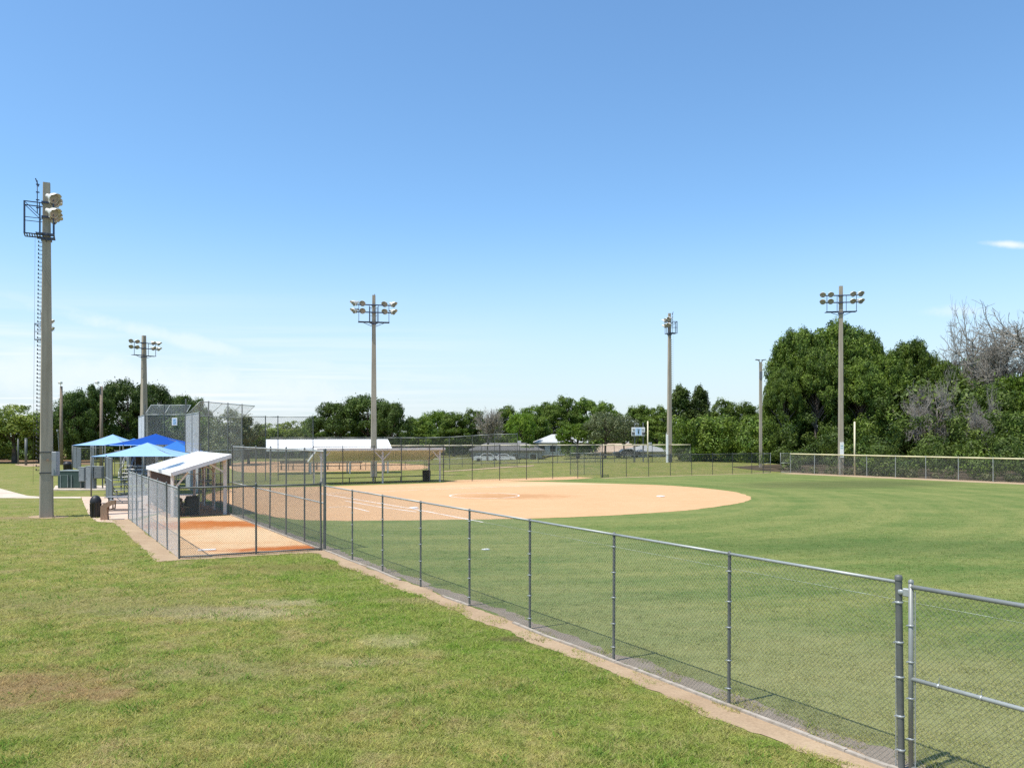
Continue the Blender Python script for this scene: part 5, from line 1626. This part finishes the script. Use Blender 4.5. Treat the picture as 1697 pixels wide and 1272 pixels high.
def tree(key, px, hw, top, Y, label, cat='tree', group=None, rz=None, name=None, zb=None, lean=0):
    R, Hh, tm_, cm_ = PROTO[key]
    x = (px - CX) * Y / F
    z0 = gz(x, Y) if zb is None else zb
    h = H - (top - HY) * Y / F - z0
    r = hw * Y / F
    name = name or {'oa': 'oak_tree', 'mi': 'broadleaf_tree', 'li': 'light_tree', 'fr': 'fresh_green_tree', 'ol': 'olive_tree', 'vi': 'vine_covered_tree', 'fe': 'feathery_tree', 'bi': 'woodland_tree', 'ba': 'bare_tree', 'sl': 'bare_tree', 'bu': 'bush'}[key[:2]]
    root = thing(name, label, cat, (x, Y, z0), (next(BARE_RZ) if key == 'bare1' else random.uniform(0, 6.28)) if rz is None else rz, group)
    if lean: root.rotation_euler = (lean[0], lean[1], root.rotation_euler[2])
    root.scale = (r / R, r / R, h / Hh)
    inst('trunk', tm_, root); inst('branches' if key[:2] in ('ba', 'sl') else 'crown', cm_, root)
    return root


LG, MGp, WG = 'trees behind the left fences', 'tree line behind the far fields', 'trees of the wood on the right'
T = [
    ('light0', 24, 52, 672, 122, 'pale yellow-green tree at the far left edge behind the short posts', LG),
    ('light0', 66, 30, 690, 128, 'small pale tree peeking out just left of the tallest pole', LG),
    ('light0', -60, 60, 676, 122, 'pale yellow-green tree beyond the left picture edge', LG),
    ('oak1', -170, 60, 655, 130, 'dark tree second beyond the left picture edge', LG),
    ('oak0', -300, 64, 648, 134, 'dark tree third beyond the left picture edge', LG),
    ('mid0', -430, 60, 655, 134, 'mid-green tree further beyond the left picture edge', LG),
    ('oak1', -570, 66, 650, 134, 'dark tree far beyond the left picture edge', LG),
    ('oak0', 122, 36, 650, 126, 'dark tree just right of the tallest concrete pole', LG),
    ('oak1', 152, 34, 641, 130, 'dark tree between the two wooden lamp poles', LG),
    ('oak1', 212, 46, 631, 136, 'tallest dark tree behind the pale blue canopies', LG),
    ('oak0', 252, 34, 637, 142, 'dark tree with its crown right of the distant flood-light pole', LG),
    ('oak0', 300, 32, 656, 158, 'dark rounded tree above the numbered backstop', LG),
    ('oak1', 325, 24, 661, 165, 'small dark tree at the right end of the numbered backstop', LG),
    ('olive0', 380, 34, 678, 112, 'grey-green tree seen through the home-plate backstop', LG),
    ('olive0', 412, 26, 689, 118, 'smaller grey-green tree at the right edge of the backstop', LG),
    ('light0', 448, 34, 702, 150, 'low pale green tree behind the backstop wing', LG),
    ('light0', 490, 34, 698, 152, 'pale green tree left of the big dark oak', LG),
    ('mid1', 525, 24, 690, 150, 'mid-green tree at the left foot of the big dark oak', MGp),
    ('oak0', 556, 44, 668, 140, 'dark oak left of the central flood-light pole', MGp),
    ('oak1', 610, 48, 656, 142, 'big domed dark oak behind the central flood-light pole', MGp),
    ('oak0', 650, 32, 668, 138, 'dark oak right of the central flood-light pole', MGp),
    ('mid0', 693, 30, 692, 155, 'low dark-green tree right of the big oaks', MGp),
    ('fresh0', 722, 28, 681, 172, 'yellow-green round tree behind the low dark ones', MGp),
    ('mid1', 752, 28, 683, 160, 'mid-green tree left of the leafless tree', MGp),
    ('mid0', 782, 26, 679, 164, 'mid-green tree directly behind the leafless tree', MGp),
    ('slim', 808, 24, 680, 120, 'leafless grey tree standing alone before the green tree line', None),
    ('mid1', 840, 28, 673, 158, 'mid-green tree right of the leafless tree', MGp),
    ('fresh0', 862, 26, 684, 150, 'fresh green tree left of the grey hip-roofed house', MGp),
    ('mid0', 884, 30, 674, 166, 'mid-green tree above the grey hip roof', MGp),
    ('mid1', 912, 30, 667, 174, 'tall mid-green tree behind the grey hip-roofed house', MGp),
    ('mid0', 938, 30, 658, 180, 'highest crown in the middle of the tree line', MGp),
    ('mid1', 972, 30, 660, 180, 'rounded crown just right of the highest one', MGp),
    ('mid0', 1004, 28, 667, 176, 'mid-green crown behind the feathery tree', MGp),
    ('fresh0', 958, 37, 702, 132, 'bushy fresh green tree covering the right half of the grey-roofed house', MGp),
    ('feather0', 1003, 36, 682, 128, 'dull feathery tree with two dark stems left of the scoreboard', MGp),
    ('feather0', 1034, 26, 688, 134, 'thin feathery tree right behind the scoreboard', MGp),
    ('mid1', 1058, 30, 672, 160, 'round mid-green tree above the scoreboard', MGp),
    ('mid0', 1090, 26, 674, 158, 'mid-green tree left of the flood-light pole on the bank', MGp),
    ('vine0', 1127, 19, 640, 120, 'left of two tall vine-covered columns by the bank pole', MGp),
    ('vine0', 1159, 17, 641, 119, 'right of two tall vine-covered columns by the bank pole', MGp),
    ('mid0', 1196, 30, 663, 126, 'rounded tree right of the vine-covered columns', MGp),
    ('mid1', 1234, 28, 667, 126, 'rounded tree behind the parking-lot lamp', MGp),
    ('mid0', 1268, 26, 674, 124, 'small rounded tree at the left foot of the big wood', MGp),
    ('big0', 1324, 54, 548, 110, 'broad green tree at the left edge of the wood', WG),
    ('big1', 1298, 30, 610, 104, 'lower green tree in front of the left edge of the wood', WG),
    ('big1', 1385, 58, 537, 112, 'tallest green tree behind the eight-lamp pole', WG),
    ('big0', 1432, 42, 552, 114, 'green tree right of the eight-lamp pole with a thinning top', WG),
    ('big1', 1470, 44, 590, 108, 'dense green tree between the eight-lamp pole and the leafless trees', WG),
    ('big0', 1508, 50, 567, 110, 'pointed green tree left of the leafless trees', WG),
    ('big1', 1556, 44, 600, 108, 'lower green tree under the left leafless branches', WG),
    ('big0', 1352, 48, 580, 106, 'green tree filling the middle of the wood left of the eight-lamp pole', WG),
    ('big1', 1424, 46, 600, 106, 'lower green tree just right of the eight-lamp pole', WG),
    ('bare1', 1658, 86, 512, 108, 'large leafless grey tree at the right edge', WG),
    ('bare1', 1588, 56, 552, 110, 'leftmost and lowest of the standing leafless trees above the wood', WG),
    ('bare0', 1684, 78, 518, 104, 'second large leafless tree cut by the right picture edge', WG),
    ('fresh0', 1618, 44, 590, 122, 'yellow-green tree showing through the leafless branches', WG),
    ('fresh0', 1690, 46, 622, 100, 'fresh green tree at the right edge below the leafless tree', WG),
    ('big0', 1640, 46, 640, 100, 'dark green tree low behind the outfield fence at the right', WG),
    ('big1', 1745, 50, 590, 100, 'green tree beyond the right picture edge', WG),
    ('big0', 1820, 60, 600, 98, 'broad tree further beyond the right picture edge', WG),
]
for key, px, hw, top, Y, lab, grp in T:
    tree(key, px, hw, top, Y, lab, 'tree', grp)
# dead grey branch heaps leaning out of the wood
tree('bare1', 1540, 46, 618, 99, 'pale dead tree leaning out of the wood left of the leafless trees', 'dead tree', WG, name='dead_tree')
tree('bare1', 1640, 34, 645, 92, 'tangle of dead grey branches low in the wood at the right', 'dead tree', WG, name='dead_tree')


# continuous masses: far wood behind, undergrowth behind the fences
def mass(name, label, spots, leaf, nl, mat, seed):
    rng = np.random.default_rng(seed)
    Ps, Ns = [], []
    for x, y, z, r, hh in spots:
        k = int(nl * r * r)
        u = rand_dirs(rng, k); sub = rand_dirs(rng, 7)
        near = np.max(u @ sub.T, axis=1)
        p = np.array([x, y, z]) + u * (r * (.6 + .5 * np.clip(near, 0, 1) ** 4) * rng.uniform(.7, 1.05, k))[:, None] * np.array([1, 1, hh])
        Ps.append(p); Ns.append(u + rng.normal(size=(k, 3)) * .32 + np.array([0, 0, .12]))
    Pa, Na = np.concatenate(Ps), np.concatenate(Ns)
    Pa[:, 2] = np.maximum(Pa[:, 2], .03)
    return tag(inst(name, leaf_mesh(name, Pa, Na, leaf, M[mat], rng)), label, kind='stuff')


rr = random.Random(4)


def behind(t, dpt): return (RA[0] + RDX * t - RDY * dpt, RA[1] + RDY * t + RDX * dpt)


ff = []
NT, ND = 40, 16
for i in range(NT + 1):
    for j in range(ND + 1):
        x, y = behind(-9 + (rl + 55) * i / NT, .9 + 38 * j / ND)
        ff.append((x, y, gz(x, y) + .03 + .05 * noise.noise(Vector((x, y, 0)))))
mb = MB(); mb.add(ff, [(i * (ND + 1) + j, i * (ND + 1) + j + 1, (i + 1) * (ND + 1) + j + 1, (i + 1) * (ND + 1) + j) for i in range(NT) for j in range(ND)], True)
tag(mb.build('forest_floor', M['humus']), 'leaf-strewn floor of the wood behind the outfield fence', kind='structure')
sp, spd = [], []
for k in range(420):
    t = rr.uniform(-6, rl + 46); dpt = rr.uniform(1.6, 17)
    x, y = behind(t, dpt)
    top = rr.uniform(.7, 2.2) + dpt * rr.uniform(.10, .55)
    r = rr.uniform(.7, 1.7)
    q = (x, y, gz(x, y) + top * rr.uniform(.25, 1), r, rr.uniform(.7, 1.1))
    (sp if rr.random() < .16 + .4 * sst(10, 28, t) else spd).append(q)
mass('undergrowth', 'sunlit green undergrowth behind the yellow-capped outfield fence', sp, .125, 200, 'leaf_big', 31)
mass('undergrowth', 'undergrowth with shade-darkened leaf colour low behind the yellow-capped outfield fence', spd, .125, 200, 'leaf_vine', 36)  # shade under the overhanging trees is put into this darker leaf colour
sp = []
for k in range(150):
    t = rr.uniform(-20, rl + 30); dpt = rr.uniform(24, 34)
    x, y = behind(t, dpt)
    sp.append((x, y, gz(x, y) + rr.uniform(.5, 9), rr.uniform(1.8, 3.0), 1.1))
mass('woodland', 'deep shaded wood closing the view behind the right trees', sp, .30, 36, 'leaf_vine', 37)
sp = []
for k in range(170):
    px = rr.uniform(1112, 1300); Y = rr.uniform(113, 122) - (px - 1112) * .05
    x = (px - CX) * Y / F
    sp.append((x, Y, gz(x, Y) + rr.uniform(.3, 5.5), rr.uniform(1.0, 1.9), rr.uniform(.8, 1.2)))
mass('undergrowth', 'creeper-covered thicket behind the lower back fence', sp, .16, 140, 'leaf_mid', 32)
sp = []
for k in range(640):
    px = rr.uniform(-900, 345) if k > 380 else rr.uniform(-150, 345); Y = rr.uniform(136, 156)
    sp.append(((px - CX) * Y / F, Y, rr.uniform(.3, 3.2 if px < 90 else 7.5), rr.uniform(1.2, 2.2), 1.0))
for k in range(220):
    px = rr.uniform(330, 690); Y = rr.uniform(146, 164)
    sp.append(((px - CX) * Y / F, Y, rr.uniform(.3, 3.2 if px < 500 else 7), rr.uniform(1.2, 2.2), 1.0))
mass('undergrowth', 'dark undergrowth under the trees behind the left fields', sp, .26, 48, 'leaf_dark', 33)
sp = []
for k in range(330):
    px = rr.uniform(680, 1290); Y = rr.uniform(166, 195)
    top = 5 + 3 * noise.noise(Vector((px * .02, 0, 0)))
    sp.append(((px - CX) * Y / F, Y, rr.uniform(.5, top), rr.uniform(1.6, 3.0), 1.0))
for k in range(70):
    px = rr.uniform(860, 1120); Y = rr.uniform(140, 148)
    if 880 < px < 938 or 1000 < px < 1085: continue
    sp.append(((px - CX) * Y / F, Y, rr.uniform(.5, 2.6), rr.uniform(1.0, 1.8), 1.0))
mass('woodland', 'green wooded mass filling the tree line behind the houses', sp, .33, 30, 'leaf_mid', 34)
# dry weeds along the foot of the outfield fence
sp = []
for k in range(48):
    t = rr.uniform(0, rl + 30); d_ = rr.uniform(.25, 1.6)
    x = RA[0] + RDX * t - RDY * d_; y = RA[1] + RDY * t + RDX * d_
    sp.append((x, y, rr.uniform(.1, .4), rr.uniform(.25, .7), 1.1))
mass('weeds', 'pale dry weeds along the foot of the outfield fence', sp, .11, 420, 'weeds', 35)


# ------------------------------------------------------------------ houses and cars beyond
def house(label, cx, cy, w_, d_, eave, ridge, wall, roof, rz=0, hip=.35, z0=.45, wins=4, name='house'):
    root = thing(name, label, 'house', (cx, cy, z0), rz)
    mb = MB(); mb.box((0, 0, (eave - z0) / 2), (w_, d_, eave - z0)); mb.build('wall', M[wall], root, False)
    o = .5
    e = eave - z0; r_ = ridge - z0
    a, b = w_ / 2 + o, d_ / 2 + o; hx = max(.3, a - d_ * hip * 1.3)
    vs = [(-a, -b, e), (a, -b, e), (a, b, e), (-a, b, e), (-hx, 0, r_), (hx, 0, r_)]
    vs += [(x, y, z - .18) for x, y, z in vs[:4]]
    mb = MB(); mb.add(vs, [(0, 1, 5, 4), (1, 2, 5), (2, 3, 4, 5), (3, 0, 4), (0, 6, 7, 1), (1, 7, 8, 2), (2, 8, 9, 3), (3, 9, 6, 0), (9, 8, 7, 6)])
    rf = mb.build('roof', M[roof], root, False)
    mb = MB(); mb.box((w_ * .2, d_ * .1, r_ - .1), (.6, .6, 1.0)); mb.build('chimney', M['stucco'], rf, False)
    for k in range(wins):
        xx = -w_ / 2 + w_ * (k + .5) / wins
        mb = MB(); mb.box((xx, -d_ / 2 - .02, e - 1.25), (1.3, .08, 1.3)); wn_ = mb.build('window', M['white'], root, False)
        mb = MB(); mb.box((xx, -d_ / 2 - .065, e - 1.25), (1.1, .03, 1.1)); mb.build('pane', M['glass'], wn_, False)
    return root


def hx(px, Y): return (px - CX) * Y / F


house('pale house with a grey hip roof behind the bushy tree', hx(934, 150), 150 + 5, 10.0, 9, H - 11 * 150 / F, H + 2.2 * 150 / F, 'stucco', 'shingle_light', 0, .3, .45, 5)
house('long low house with a dark grey roof behind the leafless tree', hx(838, 140), 145, 12.5, 8, H - 24 * 140 / F, H - 12.5 * 140 / F, 'stucco_grey', 'shingle_dark', .05, .3, .2, 4)
house('low house with a tan roof left of the scoreboard', hx(1030, 142), 147, 9.0, 8, H - 27 * 142 / F, H - 13.5 * 142 / F, 'stucco_grey', 'shingle_tan', -.08, .25, .45, 3)
house('low house with a grey roof behind the scoreboard posts', hx(1077, 136), 140, 5.5, 8, H - 26 * 136 / F, H - 15.5 * 136 / F, 'stucco', 'shingle_grey', .3, .3, .45, 2)


def car(label, x, y, rz, paint, z=.4):
    root = thing('parked_car', label, 'car', (x, y, z), rz, 'cars parked by the houses')
    prof = [(-2.2, .35), (-2.25, .75), (-1.9, .95), (-1.15, 1.0), (-.6, 1.42), (.75, 1.45), (1.35, 1.02), (2.1, .92), (2.25, .6), (2.2, .32)]
    n = len(prof); mb = MB()
    mb.add([(a, -.85, b) for a, b in prof] + [(a, .85, b) for a, b in prof], [tuple(range(n)), tuple(range(2 * n - 1, n - 1, -1))] + [(i, i + n, (i + 1) % n + n, (i + 1) % n) for i in range(n)])
    mb.build('body', M[paint], root, False)
    for s in (-1, 1):
        mb = MB(); q = [(-.95, 1.03), (-.52, 1.36), (.68, 1.38), (1.12, 1.03)]
        mb.add([(a, s * .856, b) for a, b in q], [(0, 1, 2, 3) if s > 0 else (3, 2, 1, 0)]); mb.build('side_window', M['glass'], root, False)
        for a in (-1.35, 1.4):
            mb = MB(); mb.tube((a, s * .70, .33), (a, s * .88, .33), .33, n=14); mb.build('wheel', M['tyre'], root, False)
    return root


car('white car parked before the dark-roofed house', hx(806, 133), 134, .05, 'carwhite', gz(hx(806, 134), 134))
car('white car parked right of the leafless tree', hx(833, 134), 135, .0, 'carwhite', gz(hx(833, 135), 135))
car('dark car parked below the tan-roofed house', hx(1038, 133), 133, .1, 'cargrey', gz(hx(1038, 133), 133))
